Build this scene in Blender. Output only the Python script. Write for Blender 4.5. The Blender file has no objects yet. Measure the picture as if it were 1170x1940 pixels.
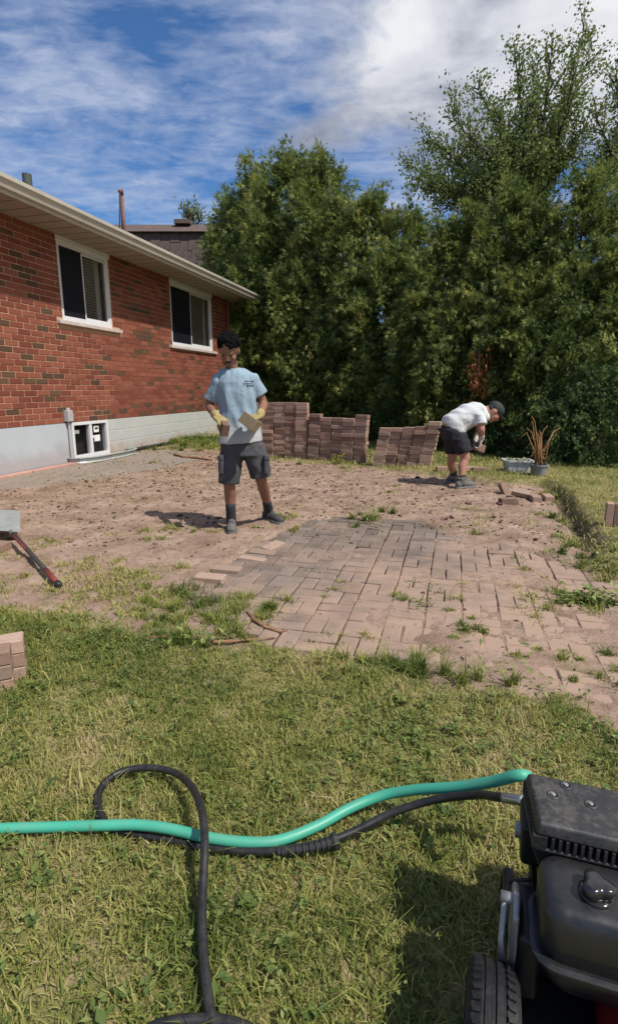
import bpy, bmesh, math, random
import numpy as np
from mathutils import Vector, Matrix, Euler
R = math.radians
rnd = random.Random(7)
rs = np.random.RandomState(11)
scene = bpy.context.scene
C = scene.collection

# ------------------------------------------------------------------ camera
FPX, PW, PH, HORIZON, CAMH = 1040.0, 1170.0, 1940.0, 737.0, 1.22
PITCH = math.atan((PH / 2 - HORIZON) / FPX)
cam = bpy.data.cameras.new('camera')
cam.sensor_fit = 'VERTICAL'; cam.sensor_height = 36.0
cam.lens = 36.0 * FPX / PH
cam.clip_start = 0.05; cam.clip_end = 2000
camo = bpy.data.objects.new('camera', cam); C.objects.link(camo)
camo.location = (0, 0, CAMH)
camo.rotation_euler = (math.pi / 2 - PITCH, 0, 0)
scene.camera = camo

# ------------------------------------------------------------------ light
SUN_DIR = Vector((0.78, -0.63, 0)).normalized()
SUN_EL = R(54)
sun_vec = Vector((SUN_DIR.x * math.cos(SUN_EL), SUN_DIR.y * math.cos(SUN_EL), math.sin(SUN_EL)))
sl = bpy.data.lights.new('sun', 'SUN'); sl.energy = 4.2; sl.angle = R(0.55); sl.color = (1.0, 0.945, 0.86)
so = bpy.data.objects.new('sun', sl); C.objects.link(so)
so.rotation_euler = sun_vec.to_track_quat('Z', 'Y').to_euler()
so.location = (6, -6, 12)
scene.view_settings.view_transform = 'Standard'
scene.view_settings.look = 'None'
scene.view_settings.exposure = 0.22
scene.view_settings.gamma = 1.0
scene.view_settings.use_curve_mapping = False

class NT:
    """tiny node helper"""
    def __init__(s, tree):
        s.t = tree; s.n = tree.nodes; s.l = tree.links
    def add(s, typ, **kw):
        n = s.n.new(typ)
        for k, v in kw.items():
            if k == 'ins':
                for a, b in v.items(): s.put(n, a, b)
            else: setattr(n, k, v)
        return n
    def put(s, n, key, v):
        i = n.inputs[key]
        if isinstance(v, bpy.types.NodeSocket): s.l.new(v, i)
        elif isinstance(v, bpy.types.Node): s.l.new(v.outputs[0], i)
        else: i.default_value = v
    def math(s, op, a, b=0.0, clamp=False):
        n = s.n.new('ShaderNodeMath'); n.operation = op; n.use_clamp = clamp
        s.put(n, 0, a); s.put(n, 1, b); return n.outputs[0]
    def vmath(s, op, a, b=(0, 0, 0)):
        n = s.n.new('ShaderNodeVectorMath'); n.operation = op
        s.put(n, 0, a); s.put(n, 1, b)
        return n.outputs['Value'] if op in ('DOT_PRODUCT', 'LENGTH', 'DISTANCE') else n.outputs[0]
    def noise(s, vec, scale, detail=4, rough=.55, dist=0.0):
        n = s.n.new('ShaderNodeTexNoise')
        if vec is not None: s.put(n, 'Vector', vec)
        s.put(n, 'Scale', scale); s.put(n, 'Detail', detail); s.put(n, 'Roughness', rough); s.put(n, 'Distortion', dist)
        return n.outputs[0]
    def ramp(s, fac, stops, interp='LINEAR'):
        n = s.n.new('ShaderNodeValToRGB'); n.color_ramp.interpolation = interp
        e = n.color_ramp.elements
        while len(e) < len(stops): e.new(0.5)
        for i, (p, c) in enumerate(stops):
            e[i].position = p
            e[i].color = (c, c, c, 1) if isinstance(c, (int, float)) else (c[0], c[1], c[2], 1)
        s.put(n, 0, fac); return n.outputs[0]
    def mix(s, f, a, b, blend='MIX'):
        n = s.n.new('ShaderNodeMix'); n.data_type = 'RGBA'; n.blend_type = blend
        s.put(n, 0, f)
        for k, v in ((6, a), (7, b)):
            if isinstance(v, tuple): v = (v[0], v[1], v[2], 1)
            s.put(n, k, v)
        return n.outputs[2]
    def mapr(s, v, a, b, c=0.0, d=1.0):
        n = s.n.new('ShaderNodeMapRange'); s.put(n, 0, v)
        for i, q in enumerate((a, b, c, d)): s.put(n, i + 1, q)
        return n.outputs[0]

world = bpy.data.worlds.new('World'); scene.world = world; world.use_nodes = True
w = NT(world.node_tree); w.n.clear()
sky = w.add('ShaderNodeTexSky'); sky.sky_type = 'NISHITA'; sky.sun_disc = False
sky.sun_elevation = SUN_EL; sky.sun_rotation = math.atan2(SUN_DIR.x, SUN_DIR.y)
sky.altitude = 300; sky.air_density = 1.0; sky.dust_density = 0.6; sky.ozone_density = 2.5
geo = w.add('ShaderNodeTexCoord').outputs['Generated']
sep = w.add('ShaderNodeSeparateXYZ', ins={0: geo})
zz = w.math('MAXIMUM', sep.outputs[2], 0.0)
den = w.math('ADD', zz, 0.16)
px = w.math('DIVIDE', sep.outputs[0], den); py = w.math('DIVIDE', sep.outputs[1], den)
P = w.add('ShaderNodeCombineXYZ', ins={0: px, 1: py, 2: 0.0}).outputs[0]
# thin rippled layer, drawn out along one wind direction
Pr = w.add('ShaderNodeMapping', ins={'Vector': P, 'Rotation': (0, 0, R(24)), 'Scale': (1.5, 3.2, 1)}).outputs[0]
n1 = w.noise(Pr, 1.15, 8, .62, .6)
n1b = w.noise(w.add('ShaderNodeMapping', ins={'Vector': P, 'Rotation': (0, 0, R(-20)), 'Scale': (1, 1.7, 1)}).outputs[0], 11.0, 5, .6, .4)
n1c = w.noise(w.vmath('ADD', P, (2.3, .4, 0)), 2.1, 4, .5, .3)
thin = w.math('ADD', w.math('ADD', w.math('MULTIPLY', n1, .50), w.math('MULTIPLY', n1b, .20)), w.math('MULTIPLY', n1c, .46))
thin = w.mapr(thin, .515, .685)
# big cumulus bank with a ragged border over one side of the sky
edge = w.math('SUBTRACT', w.noise(w.vmath('ADD', P, (0.4, 0.9, 3.7)), 4.2, 8, .60, .5), .5)
edge2 = w.math('SUBTRACT', w.noise(w.vmath('ADD', P, (3.4, 0.9, 1.7)), 1.6, 3, .5), .5)
sideA = w.math('SUBTRACT', px, w.math('ADD', w.math('MULTIPLY', w.math('SUBTRACT', 1.7, py), .22), -.09))
sideB = w.math('SUBTRACT', 1.84, py)
bank = w.math('MINIMUM', sideA, w.math('MULTIPLY', sideB, 1.1))
bank = w.math('ADD', w.math('ADD', bank, w.math('MULTIPLY', edge, .62)), w.math('MULTIPLY', edge2, .30))
bankm = w.mapr(bank, -.01, .16)
puff = w.noise(w.vmath('ADD', P, (5.2, 1.3, 0)), 3.0, 7, .55, .4)
pv_ = w.math('ADD', w.math('MULTIPLY', puff, .9), w.math('MULTIPLY', w.math('MINIMUM', sideB, .45), .42))
bankcol = w.ramp(pv_, [(.36, (.19, .225, .31)), (.50, (.36, .385, .46)), (.60, (.56, .58, .635)), (.74, (.74, .75, .78))])
thincol = w.mix(n1b, (.28, .36, .54), (.54, .58, .70))
skyc = w.mix(1.0, sky.outputs[0], (.052, .080, .108), 'MULTIPLY')
c1 = w.mix(w.math('MULTIPLY', thin, .78), skyc, thincol)
c2 = w.mix(bankm, c1, bankcol)
bg = w.add('ShaderNodeBackground', ins={'Color': c2, 'Strength': 1.0})
w.add('ShaderNodeOutputWorld', ins={0: bg.outputs[0]})

# ------------------------------------------------------------------ measuring help
cp, sp = math.cos(PITCH), math.sin(PITCH)
CAM = np.array([0, 0, CAMH])
def ray(x, y):
    u = x - PW / 2; v = y - PH / 2
    return np.array([u, FPX * cp - v * sp, -(FPX * sp + v * cp)])
def G(x, y, z=0.0):
    r = ray(x, y); return Vector(CAM + r * ((z - CAMH) / r[2]))
def D(x, y, Y):
    r = ray(x, y); return Vector(CAM + r * (Y / r[1]))

# ------------------------------------------------------------------ materials
def mat(name, rough=.7, spec=.4):
    m = bpy.data.materials.new(name); m.use_nodes = True
    t = NT(m.node_tree); b = t.n['Principled BSDF']
    b.inputs['Roughness'].default_value = rough
    b.inputs['Specular IOR Level'].default_value = spec
    return m, t, b
def bump(t, b, h, strength=.3, dist=.01):
    n = t.add('ShaderNodeBump', ins={'Strength': strength, 'Distance': dist, 'Height': h})
    t.put(b, 'Normal', n.outputs[0])
def simple(name, col, rough=.7, var=.25, scale=20, metal=0.0, bmp=.15, spec=.4, bd=.003, coat=0):
    m, t, b = mat(name, rough, spec)
    pos = t.add('ShaderNodeTexCoord').outputs['Object']
    n = t.noise(pos, scale, 5, .6)
    n2 = t.noise(pos, scale * .21, 3, .5)
    k = t.math('ADD', t.math('MULTIPLY', n, .6), t.math('MULTIPLY', n2, .4))
    f = t.mapr(k, .35, .65)
    lo = tuple(c * (1 - var) for c in col); hi = tuple(min(1, c * (1 + var)) for c in col)
    t.put(b, 'Base Color', t.mix(f, lo, hi)); b.inputs['Metallic'].default_value = metal
    t.put(b, 'Roughness', t.mapr(n, .3, .7, max(0.02, rough - .1), min(1, rough + .1)))
    if coat: b.inputs['Coat Weight'].default_value = coat
    if bmp: bump(t, b, n, bmp, bd)
    return m
M = {}

# ------------------------------------------------------------------ mesh help
class MB:
    def __init__(s): s.v = []; s.f = []; s.m = []
    def quad(s, a, b, c, d, mi=0):
        k = len(s.v); s.v += [tuple(a), tuple(b), tuple(c), tuple(d)]; s.f.append((k, k+1, k+2, k+3)); s.m.append(mi)
    def hexa(s, P8, mi=0):
        k = len(s.v); s.v += [tuple(p) for p in P8]
        for q in ((0,3,2,1),(4,5,6,7),(0,1,5,4),(1,2,6,5),(2,3,7,6),(3,0,4,7)):
            s.f.append(tuple(k + i for i in q)); s.m.append(mi)
    def box(s, x0, y0, z0, x1, y1, z1, mi=0):
        s.hexa([(x0,y0,z0),(x1,y0,z0),(x1,y1,z0),(x0,y1,z0),(x0,y0,z1),(x1,y0,z1),(x1,y1,z1),(x0,y1,z1)], mi)
    def tbox(s, cx, cy, cz, sx, sy, sz, rot=(0,0,0), mi=0, taper=1.0):
        E = Euler(rot).to_matrix(); o = []
        for z in (-.5, .5):
            k = taper if z > 0 else 1.0
            for x, y in ((-.5,-.5),(.5,-.5),(.5,.5),(-.5,.5)):
                o.append(Vector((cx,cy,cz)) + E @ Vector((x*sx*k, y*sy*k, z*sz)))
        s.hexa(o, mi)
    def tube(s, pts, rad, seg=8, mi=0, cap=True, sq=None):
        pts = [Vector(p) for p in pts]; n = len(pts)
        if not hasattr(rad, '__len__'): rad = [rad] * n
        k0 = len(s.v)
        T0 = (pts[1] - pts[0]).normalized()
        up = Vector((0,0,1)) if abs(T0.z) < .9 else Vector((1,0,0))
        X = T0.cross(up).normalized()
        for i, p in enumerate(pts):
            T = (pts[min(i+1,n-1)] - pts[max(i-1,0)]).normalized()
            X = (X - T * X.dot(T)).normalized(); Y = T.cross(X)
            for j in range(seg):
                a = 2*math.pi*j/seg
                s.v.append(tuple(p + (X*math.cos(a) + Y*math.sin(a)*(sq or 1)) * rad[i]))
        for i in range(n-1):
            for j in range(seg):
                a = k0+i*seg+j; b = k0+i*seg+(j+1)%seg
                s.f.append((a, b, b+seg, a+seg)); s.m.append(mi)
        if cap:
            s.f.append(tuple(k0+j for j in range(seg))[::-1]); s.m.append(mi)
            s.f.append(tuple(k0+(n-1)*seg+j for j in range(seg))); s.m.append(mi)
    def loft(s, rings, mi=0, cap=True):
        k0 = len(s.v); seg = len(rings[0])
        for r in rings: s.v += [tuple(p) for p in r]
        for i in range(len(rings)-1):
            for j in range(seg):
                a = k0+i*seg+j; b = k0+i*seg+(j+1)%seg
                s.f.append((a, b, b+seg, a+seg)); s.m.append(mi)
        if cap:
            s.f.append(tuple(k0+j for j in range(seg))[::-1]); s.m.append(mi)
            s.f.append(tuple(k0+(len(rings)-1)*seg+j for j in range(seg))); s.m.append(mi)
    def ell(s, c, r, rot=(0,0,0), mi=0, seg=14, rings=9):
        E = rot if isinstance(rot, Matrix) else Euler(rot).to_matrix(); c = Vector(c); k0 = len(s.v)
        s.v.append(tuple(c + E @ Vector((0,0,-r[2]))))
        for i in range(1, rings):
            t = -math.pi/2 + math.pi*i/rings
            for j in range(seg):
                a = 2*math.pi*j/seg
                s.v.append(tuple(c + E @ Vector((r[0]*math.cos(t)*math.cos(a), r[1]*math.cos(t)*math.sin(a), r[2]*math.sin(t)))))
        s.v.append(tuple(c + E @ Vector((0,0,r[2])))); last = len(s.v)-1
        for j in range(seg):
            s.f.append((k0, k0+1+(j+1)%seg, k0+1+j)); s.m.append(mi)
            q = k0+1+(rings-2)*seg
            s.f.append((last, q+j, q+(j+1)%seg)); s.m.append(mi)
        for i in range(rings-2):
            for j in range(seg):
                a = k0+1+i*seg+j; b = k0+1+i*seg+(j+1)%seg
                s.f.append((a, b, b+seg, a+seg)); s.m.append(mi)
    def cyl(s, p0, p1, r, seg=16, mi=0, r1=None):
        s.tube([p0, p1], [r, r if r1 is None else r1], seg, mi)
    def build(s, name, mats, parent=None, smooth=False, bevel=0, bseg=2, auto=None):
        me = bpy.data.meshes.new(name); me.from_pydata(s.v, [], s.f)
        if not isinstance(mats, (list, tuple)): mats = [mats]
        for m in mats: me.materials.append(m)
        me.polygons.foreach_set('material_index', s.m)
        if smooth: me.polygons.foreach_set('use_smooth', [True]*len(s.f))
        me.update()
        o = bpy.data.objects.new(name, me); C.objects.link(o)
        if parent is not None: o.parent = parent
        if bevel:
            b = o.modifiers.new('bevel', 'BEVEL'); b.width = bevel; b.segments = bseg; b.limit_method = 'ANGLE'; b.angle_limit = R(35)
            if auto is None: b.harden_normals = False
            me.polygons.foreach_set('use_smooth', [True]*len(s.f))
            wn = o.modifiers.new('wn', 'WEIGHTED_NORMAL'); wn.keep_sharp = True
        return o

def tag(o, label=None, cat=None, group=None, kind=None):
    if label: o['label'] = label
    if cat: o['category'] = cat
    if group: o['group'] = group
    if kind: o['kind'] = kind
    return o
def empty(name, loc=(0,0,0), rz=0, label=None, cat=None, group=None, kind=None):
    o = bpy.data.objects.new(name, None); C.objects.link(o); o.location = loc; o.rotation_euler = (0,0,rz)
    o.empty_display_size = .1
    return tag(o, label, cat, group, kind)
def link_copy(o, name=None, parent=None):
    c = o.copy(); C.objects.link(c)
    if parent is not None: c.parent = parent
    return c
def fused(mb, name, mats, parent, voxel=.01, smooth=6, factor=.5, subd=0, disp=None):
    """merge closed shapes into one continuous skin"""
    o = mb.build('tmp', mats, None)
    r = o.modifiers.new('r', 'REMESH'); r.mode = 'VOXEL'; r.voxel_size = voxel; r.use_smooth_shade = True
    if smooth:
        q = o.modifiers.new('s', 'SMOOTH'); q.iterations = smooth; q.factor = factor
    dg = bpy.context.evaluated_depsgraph_get(); dg.update()
    me = bpy.data.meshes.new_from_object(o.evaluated_get(dg))
    bpy.data.objects.remove(o)
    me.name = name
    if disp is not None:
        n = len(me.vertices); co = np.empty(n*3); me.vertices.foreach_get('co', co); co = co.reshape(-1,3)
        nr = np.empty(n*3); me.vertices.foreach_get('normal', nr); nr = nr.reshape(-1,3)
        co = co + nr * disp(co, nr)[:, None]
        me.vertices.foreach_set('co', co.ravel()); me.update()
    me.polygons.foreach_set('use_smooth', [True]*len(me.polygons))
    if not me.materials:
        for m in (mats if isinstance(mats, (list, tuple)) else [mats]): me.materials.append(m)
    x = bpy.data.objects.new(name, me); C.objects.link(x)
    if parent is not None: x.parent = parent
    return x

# numpy value noise
_tab = np.random.RandomState(5).rand(256, 256)
def vnoise(x, y):
    xi = np.floor(x).astype(int); yi = np.floor(y).astype(int); fx = x-xi; fy = y-yi
    fx = fx*fx*(3-2*fx); fy = fy*fy*(3-2*fy)
    a = _tab[xi % 256, yi % 256]; b = _tab[(xi+1) % 256, yi % 256]
    c = _tab[xi % 256, (yi+1) % 256]; d = _tab[(xi+1) % 256, (yi+1) % 256]
    return (a*(1-fx)+b*fx)*(1-fy) + (c*(1-fx)+d*fx)*fy
def fbm(x, y, s, oc=4, g=.5):
    t = 0; a = 1; n = 0
    for i in range(oc):
        t = t + a*vnoise(x*s + 17.3*i, y*s - 9.1*i); n += a; a *= g; s *= 2.03
    return t/n
def sdist(px_, py_, poly):
    """signed distance, negative inside"""
    d = np.full(px_.shape, 1e9); ins = np.zeros(px_.shape, bool); n = len(poly)
    for i in range(n):
        x0, y0 = poly[i]; x1, y1 = poly[(i+1) % n]
        ex, ey = x1-x0, y1-y0
        t = np.clip(((px_-x0)*ex + (py_-y0)*ey)/(ex*ex+ey*ey+1e-12), 0, 1)
        d = np.minimum(d, np.hypot(px_-x0-t*ex, py_-y0-t*ey))
        c = ((y0 > py_) != (y1 > py_)) & (px_ < (x1-x0)*(py_-y0)/((y1-y0) if y1 != y0 else 1e-9) + x0)
        ins ^= c
    return np.where(ins, -d, d)
def raw_mesh(name, V, F, mats, tint=None, parent=None, mi=None, smooth=False):
    """V (n,3), F (m,k) arrays -> object"""
    me = bpy.data.meshes.new(name); n = len(V); m, k = F.shape
    me.vertices.add(n); me.vertices.foreach_set('co', np.ascontiguousarray(V, dtype=np.float32).ravel())
    me.loops.add(m*k); me.loops.foreach_set('vertex_index', F.astype(np.int32).ravel())
    me.polygons.add(m); me.polygons.foreach_set('loop_start', np.arange(0, m*k, k, dtype=np.int32))
    me.polygons.foreach_set('loop_total', np.full(m, k, dtype=np.int32))
    for q in (mats if isinstance(mats, (list, tuple)) else [mats]): me.materials.append(q)
    if mi is not None: me.polygons.foreach_set('material_index', mi.astype(np.int32))
    if smooth: me.polygons.foreach_set('use_smooth', np.ones(m, bool))
    if tint is not None:
        a = me.attributes.new('tint', 'FLOAT', 'POINT'); a.data.foreach_set('value', tint.astype(np.float32))
    me.update(calc_edges=True)
    o = bpy.data.objects.new(name, me); C.objects.link(o)
    if parent is not None: o.parent = parent
    return o
# ================================================================== GROUND
def Gp(*pts): return [(G(x, y).x, G(x, y).y) for x, y in pts]
PATIO = Gp((1170,1372),(1000,1330),(850,1302),(700,1268),(600,1255),(500,1240),(400,1228),(300,1212),(200,1190),(120,1172),(0,1158),(-300,1150),(-400,905),(0,893),(130,868),(300,836),(340,848),(420,858),(520,873),(690,888),(780,900),(870,912),(960,925),(1040,926),(1068,952),(1098,1005),(1135,1058),(1175,1100),(1400,1200),(1500,1450))
PAVED = Gp((585,985),(640,975),(700,982),(800,985),(860,1010),(960,1030),(1060,1062),(1180,1100),(1300,1160),(1500,1450),(1170,1372),(1000,1328),(860,1300),(720,1268),(600,1252),(545,1246),(470,1222),(440,1195),(360,1165),(340,1140),(395,1090),(445,1055),(480,1030),(530,1005))
GREY = Gp((-400,900),(130,868),(330,850),(390,870),(310,888),(200,905),(60,925),(-400,960))
TRENCH = Gp((1020,922),(1045,928),(1062,945),(1082,982),(1104,1015),(1124,1045))
def trench_d(x, y):
    d = np.full(np.shape(x), 1e9)
    for (x0,y0),(x1,y1) in zip(TRENCH[:-1], TRENCH[1:]):
        ex, ey = x1-x0, y1-y0; t = np.clip(((x-x0)*ex+(y-y0)*ey)/(ex*ex+ey*ey), 0, 1); d = np.minimum(d, np.hypot(x-x0-t*ex, y-y0-t*ey))
    return d
TH = math.atan((864 - PW/2) * cp / FPX)          # direction of the house wall and of the paver rows
DX, DY = math.sin(TH), math.cos(TH)
def house_d(x, y):      # distance in front of the wall face
    ax, ay = -4.354, 7.658
    return -((x-ax)*(-DY) + (y-ay)*DX)
def lawn_mask(x, y):
    d = sdist(x, y, PATIO)
    d = d + (fbm(x, y, 3.0, 3) - .5) * .20 + (fbm(x+5, y-3, 9.0, 2) - .5) * .26*np.clip((3.4-y)/.8, 0, 1)
    return np.clip(d/.16 + .35 + (fbm(x+9, y-4, 14, 2)-.5)*.8*(np.abs(d)<.25), 0, 1)
def ground_z(x, y):
    x = np.asarray(x, float); y = np.asarray(y, float)
    m = lawn_mask(x, y)
    hl = .030 + .055*np.clip((x-1.2)/.6, 0, 1)*np.clip((y-3.0)/.8, 0, 1)*np.clip((30-y)/10, 0, 1)
    hl = hl + (fbm(x, y, 1.3, 3)-.5)*.03
    pv = np.clip(-sdist(x, y, PAVED)/.06, 0, 1)
    soil = (fbm(x, y, 5, 4)-.5)*.034 + (fbm(x+31, y, 17, 3)-.5)*.034 + .010
    # between laid pavers the soil lies just under the tops, rising over them in the dusty corner
    dust = np.clip((x*.75 - (y-3.2)*.55 - .20)/1.3, 0, 1)
    low = -.016 + (fbm(x+7, y+3, 2.6, 4)-.5)*.050 + (fbm(x+2, y+3, 11, 2)-.5)*.012 + dust*.024 + (fbm(x, y, 30, 2)-.5)*.006
    soil = soil*(1-pv) + low*pv
    td = trench_d(x, y)
    return soil*(1-m) + hl*m - .085*np.clip(1.25-td/.085, 0, 1)
def graded(lo, hi, step, far):
    inner = np.arange(lo, hi+1e-6, step)
    out = []; q = step; v = hi
    while v < far: q *= 1.22; v += q; out.append(v)
    neg = []; q = step; v = lo
    while v > -far: q *= 1.22; v -= q; neg.append(v)
    return np.array(neg[::-1] + list(inner) + out)
gx = graded(-4.4, 3.5, .030, 400); gy = graded(.45, 8.4, .030, 400)
X, Y = np.meshgrid(gx, gy)
Z = ground_z(X.ravel(), Y.ravel()).reshape(X.shape)
nx, ny = len(gx), len(gy)
V = np.stack([X.ravel(), Y.ravel(), Z.ravel()], 1)
ii, jj = np.meshgrid(np.arange(nx-1), np.arange(ny-1)); a = (jj*nx+ii).ravel()
F = np.stack([a, a+1, a+1+nx, a+nx], 1)
gm, t, b = mat('ground_soil_and_thatch', .95, .15)
pos = t.add('ShaderNodeNewGeometry').outputs['Position']
la = t.add('ShaderNodeAttribute', attribute_name='lawn').outputs['Fac']
ga = t.add('ShaderNodeAttribute', attribute_name='grey').outputs['Fac']
n1 = t.noise(pos, 3.0, 5, .6); n2 = t.noise(pos, 22, 6, .7); n3 = t.noise(pos, 90, 4, .7); n4 = t.noise(pos, 9, 4, .6)
soil = t.ramp(n1, [(.3, (.21,.135,.100)), (.5, (.31,.212,.160)), (.7, (.40,.29,.225))])
soil = t.mix(t.mapr(n2, .52, .68, 0, .75), soil, (.125,.075,.052))
soil = t.mix(t.mapr(n3, .55, .7, 0, .55), soil, (.50,.39,.31))
soil = t.mix(t.mapr(t.noise(pos, 5.5, 6, .7), .53, .66, 0, .65), soil, (.20,.175,.085))
soil = t.mix(t.mapr(t.noise(pos, 1.9, 5, .65, 1.0), .55, .68, 0, .55), soil, (.17,.105,.075))
grey = t.mix(n2, (.20,.165,.135), (.33,.285,.245))
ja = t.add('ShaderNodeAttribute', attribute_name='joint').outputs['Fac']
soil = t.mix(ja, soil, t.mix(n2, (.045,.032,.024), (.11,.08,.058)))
soil = t.mix(t.math('MULTIPLY', ga, t.mapr(n4, .3, .6, .6, 1)), soil, grey)
th = t.ramp(n4, [(.3, (.12,.125,.040)), (.5, (.22,.195,.075)), (.68, (.36,.28,.155))])
th = t.mix(t.mapr(n3, .5, .7, 0, .5), th, (.07,.075,.025))
t.put(b, 'Base Color', t.mix(la, soil, th))
hh = t.math('ADD', t.math('MULTIPLY', n2, .6), t.math('MULTIPLY', n3, .5))
bump(t, b, hh, .9, .016)
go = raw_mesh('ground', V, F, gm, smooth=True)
at = go.data.attributes.new('lawn', 'FLOAT', 'POINT'); at.data.foreach_set('value', lawn_mask(V[:,0], V[:,1]).astype(np.float32))
at = go.data.attributes.new('grey', 'FLOAT', 'POINT'); at.data.foreach_set('value', np.clip(-sdist(V[:,0], V[:,1], GREY)/.25+.5, 0, 1).astype(np.float32))
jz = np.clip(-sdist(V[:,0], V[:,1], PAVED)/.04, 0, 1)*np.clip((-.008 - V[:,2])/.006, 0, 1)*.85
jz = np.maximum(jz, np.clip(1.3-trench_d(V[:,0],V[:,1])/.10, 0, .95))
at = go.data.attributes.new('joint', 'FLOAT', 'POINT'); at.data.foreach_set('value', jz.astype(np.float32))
tag(go, kind='structure')

# ================================================================== LAID PAVERS
def paver_mat(name, base, dusty):
    m, t, b = mat(name, .9, .2)
    pos = t.add('ShaderNodeNewGeometry').outputs['Position']
    oi = t.add('ShaderNodeObjectInfo').outputs['Random']
    n = t.noise(pos, 60, 5, .7); n2 = t.noise(pos, 7, 4, .6); n3 = t.noise(pos, 1.6, 4, .6)
    c = t.mix(oi, tuple(q*.70 for q in base), tuple(q*1.22 for q in base))
    c = t.mix(t.mapr(n, .5, .7, 0, .6), c, tuple(q*.45 for q in base))
    sx = t.add('ShaderNodeSeparateXYZ', ins={0: pos})
    if dusty:
        # dried mud smeared over the pavers, thicker towards the lawn side
        g = t.math('ADD', t.math('MULTIPLY', sx.outputs[0], .30), t.math('MULTIPLY', sx.outputs[1], -.40))
        g = t.math('ADD', g, 1.78)
        g = t.math('ADD', g, t.math('MULTIPLY', t.math('SUBTRACT', n3, .5), 2.4))
        g = t.math('ADD', g, t.math('MULTIPLY', t.math('SUBTRACT', n2, .5), 1.4), clamp=False)
        g = t.mapr(g, 0.0, 1.0, .06, .90)
        c = t.mix(g, c, t.mix(n, (.30,.20,.145), (.43,.305,.23)))
    else:
        c = t.mix(t.mapr(n2, .55, .7, 0, .6), c, (.33,.22,.165))
    t.put(b, 'Base Color', c)
    bump(t, b, t.math('ADD', n, t.math('MULTIPLY', n2, .6)), .45, .004)
    return m
M['paver_laid'] = paver_mat('laid_paver', (.185,.148,.124), True)
M['paver_pink'] = paver_mat('stacked_paver_pink', (.35,.228,.172), False)
M['paver_tan'] = paver_mat('stacked_paver_tan', (.37,.265,.205), False)
M['paver_dark'] = paver_mat('stacked_paver_dark', (.25,.162,.122), False)
def paver_mesh(name, m, L=.1925, W=.0925, H=.058, bev=.005, wob=0.0, seed=0):
    r = random.Random(seed); bm = bmesh.new(); bmesh.ops.create_cube(bm, size=1)
    for v in bm.verts: v.co = Vector((v.co.x*L, v.co.y*W, v.co.z*H)) + Vector((r.uniform(-1,1),)*3)*wob
    bmesh.ops.bevel(bm, geom=list(bm.edges), offset=bev, segments=1, affect='EDGES')
    me = bpy.data.meshes.new(name); bm.to_mesh(me); bm.free(); me.materials.append(m); return me
patio = empty('patio', (0,0,0)); tag(patio, 'half dug up patio of basketweave pavers', kind='structure')
laid = []
ox, oy = G(562, 1113)[:2]
for i in range(-14, 22):
    for j in range(-16, 20):
        # cell corner in paver-row frame: along = (DX,DY), across = (DY,-DX)
        u0, v0 = j*.2, i*.2
        vert = (i + j) % 2 == 0
        for k in range(2):
            if vert: uc, vc, ang = u0+.1, v0+.05+.1*k, 0
            else: uc, vc, ang = u0+.05+.1*k, v0+.1, math.pi/2
            x = ox + uc*DX + vc*DY; y = oy + uc*DY - vc*DX
            laid.append((x, y, ang))
LA = np.array(laid); sdv = sdist(LA[:,0], LA[:,1], PAVED)
keep = sdv < -.035
LA = LA[keep]
dist = np.hypot(LA[:,0], LA[:,1])
fx = np.abs(LA[:,0]) / (LA[:,1]+.3)
order = np.argsort(np.where(fx < .60, dist, dist+50))
pmeshes = [paver_mesh('paver', M['paver_laid'], wob=.0015, seed=k) for k in range(5)]
mbx = MB()
for q, idx in enumerate(order):
    x, y, ang = LA[idx]
    z = -.029 + rnd.gauss(0, .0022)
    rx, ry = rnd.gauss(0, .012), rnd.gauss(0, .012)
    rz = (math.pi/2 - TH) + ang + rnd.gauss(0, .012)
    if q < 298:
        o = bpy.data.objects.new('paver', pmeshes[q % 5]); C.objects.link(o); o.parent = patio
        o.location = (x + rnd.gauss(0,.0015), y + rnd.gauss(0,.0015), z); o.rotation_euler = (rx, ry, rz)
    elif fx[idx] < .9:
        mbx.tbox(x, y, z, .195, .095, .058, (rx, ry, rz))
if mbx.v:
    o = mbx.build('paver_field', M['paver_laid'], patio); o['kind'] = 'stuff'

# ================================================================== CLODS
lm, t, b = mat('dark_clods', .95, .1)
ti = t.add('ShaderNodeAttribute', attribute_name='tint').outputs['Fac']
t.put(b, 'Base Color', t.ramp(ti, [(0, (.060,.036,.026)), (.5, (.15,.095,.068)), (1, (.34,.24,.18))]))
def scatter(n, poly, seed, cond=None):
    r = np.random.RandomState(seed); P_ = np.array(poly); lo = P_.min(0); hi = P_.max(0)
    lo = np.maximum(lo, (-5.5, .45)); hi = np.minimum(hi, (5, 12))
    x = r.uniform(lo[0], hi[0], n); y = r.uniform(lo[1], hi[1], n)
    k = sdist(x, y, poly) < 0
    x, y = x[k], y[k]
    if cond is not None:
        k = cond(x, y, r); x, y = x[k], y[k]
    return x, y
bm = bmesh.new(); bmesh.ops.create_icosphere(bm, subdivisions=1, radius=1)
IV = np.array([v.co[:] for v in bm.verts]); IF = np.array([[v.index for v in f.verts] for f in bm.faces]); bm.free()
def rotmats(r, n, tilt=math.pi):
    a = r.uniform(0, 2*math.pi, n); b_ = r.uniform(-tilt, tilt, n)
    ca, sa, cb, sb = np.cos(a), np.sin(a), np.cos(b_), np.sin(b_)
    z = np.zeros(n); o = np.ones(n)
    Rz = np.stack([ca,-sa,z, sa,ca,z, z,z,o], 1).reshape(-1,3,3)
    Rx = np.stack([o,z,z, z,cb,-sb, z,sb,cb], 1).reshape(-1,3,3)
    return Rz @ Rx
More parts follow.
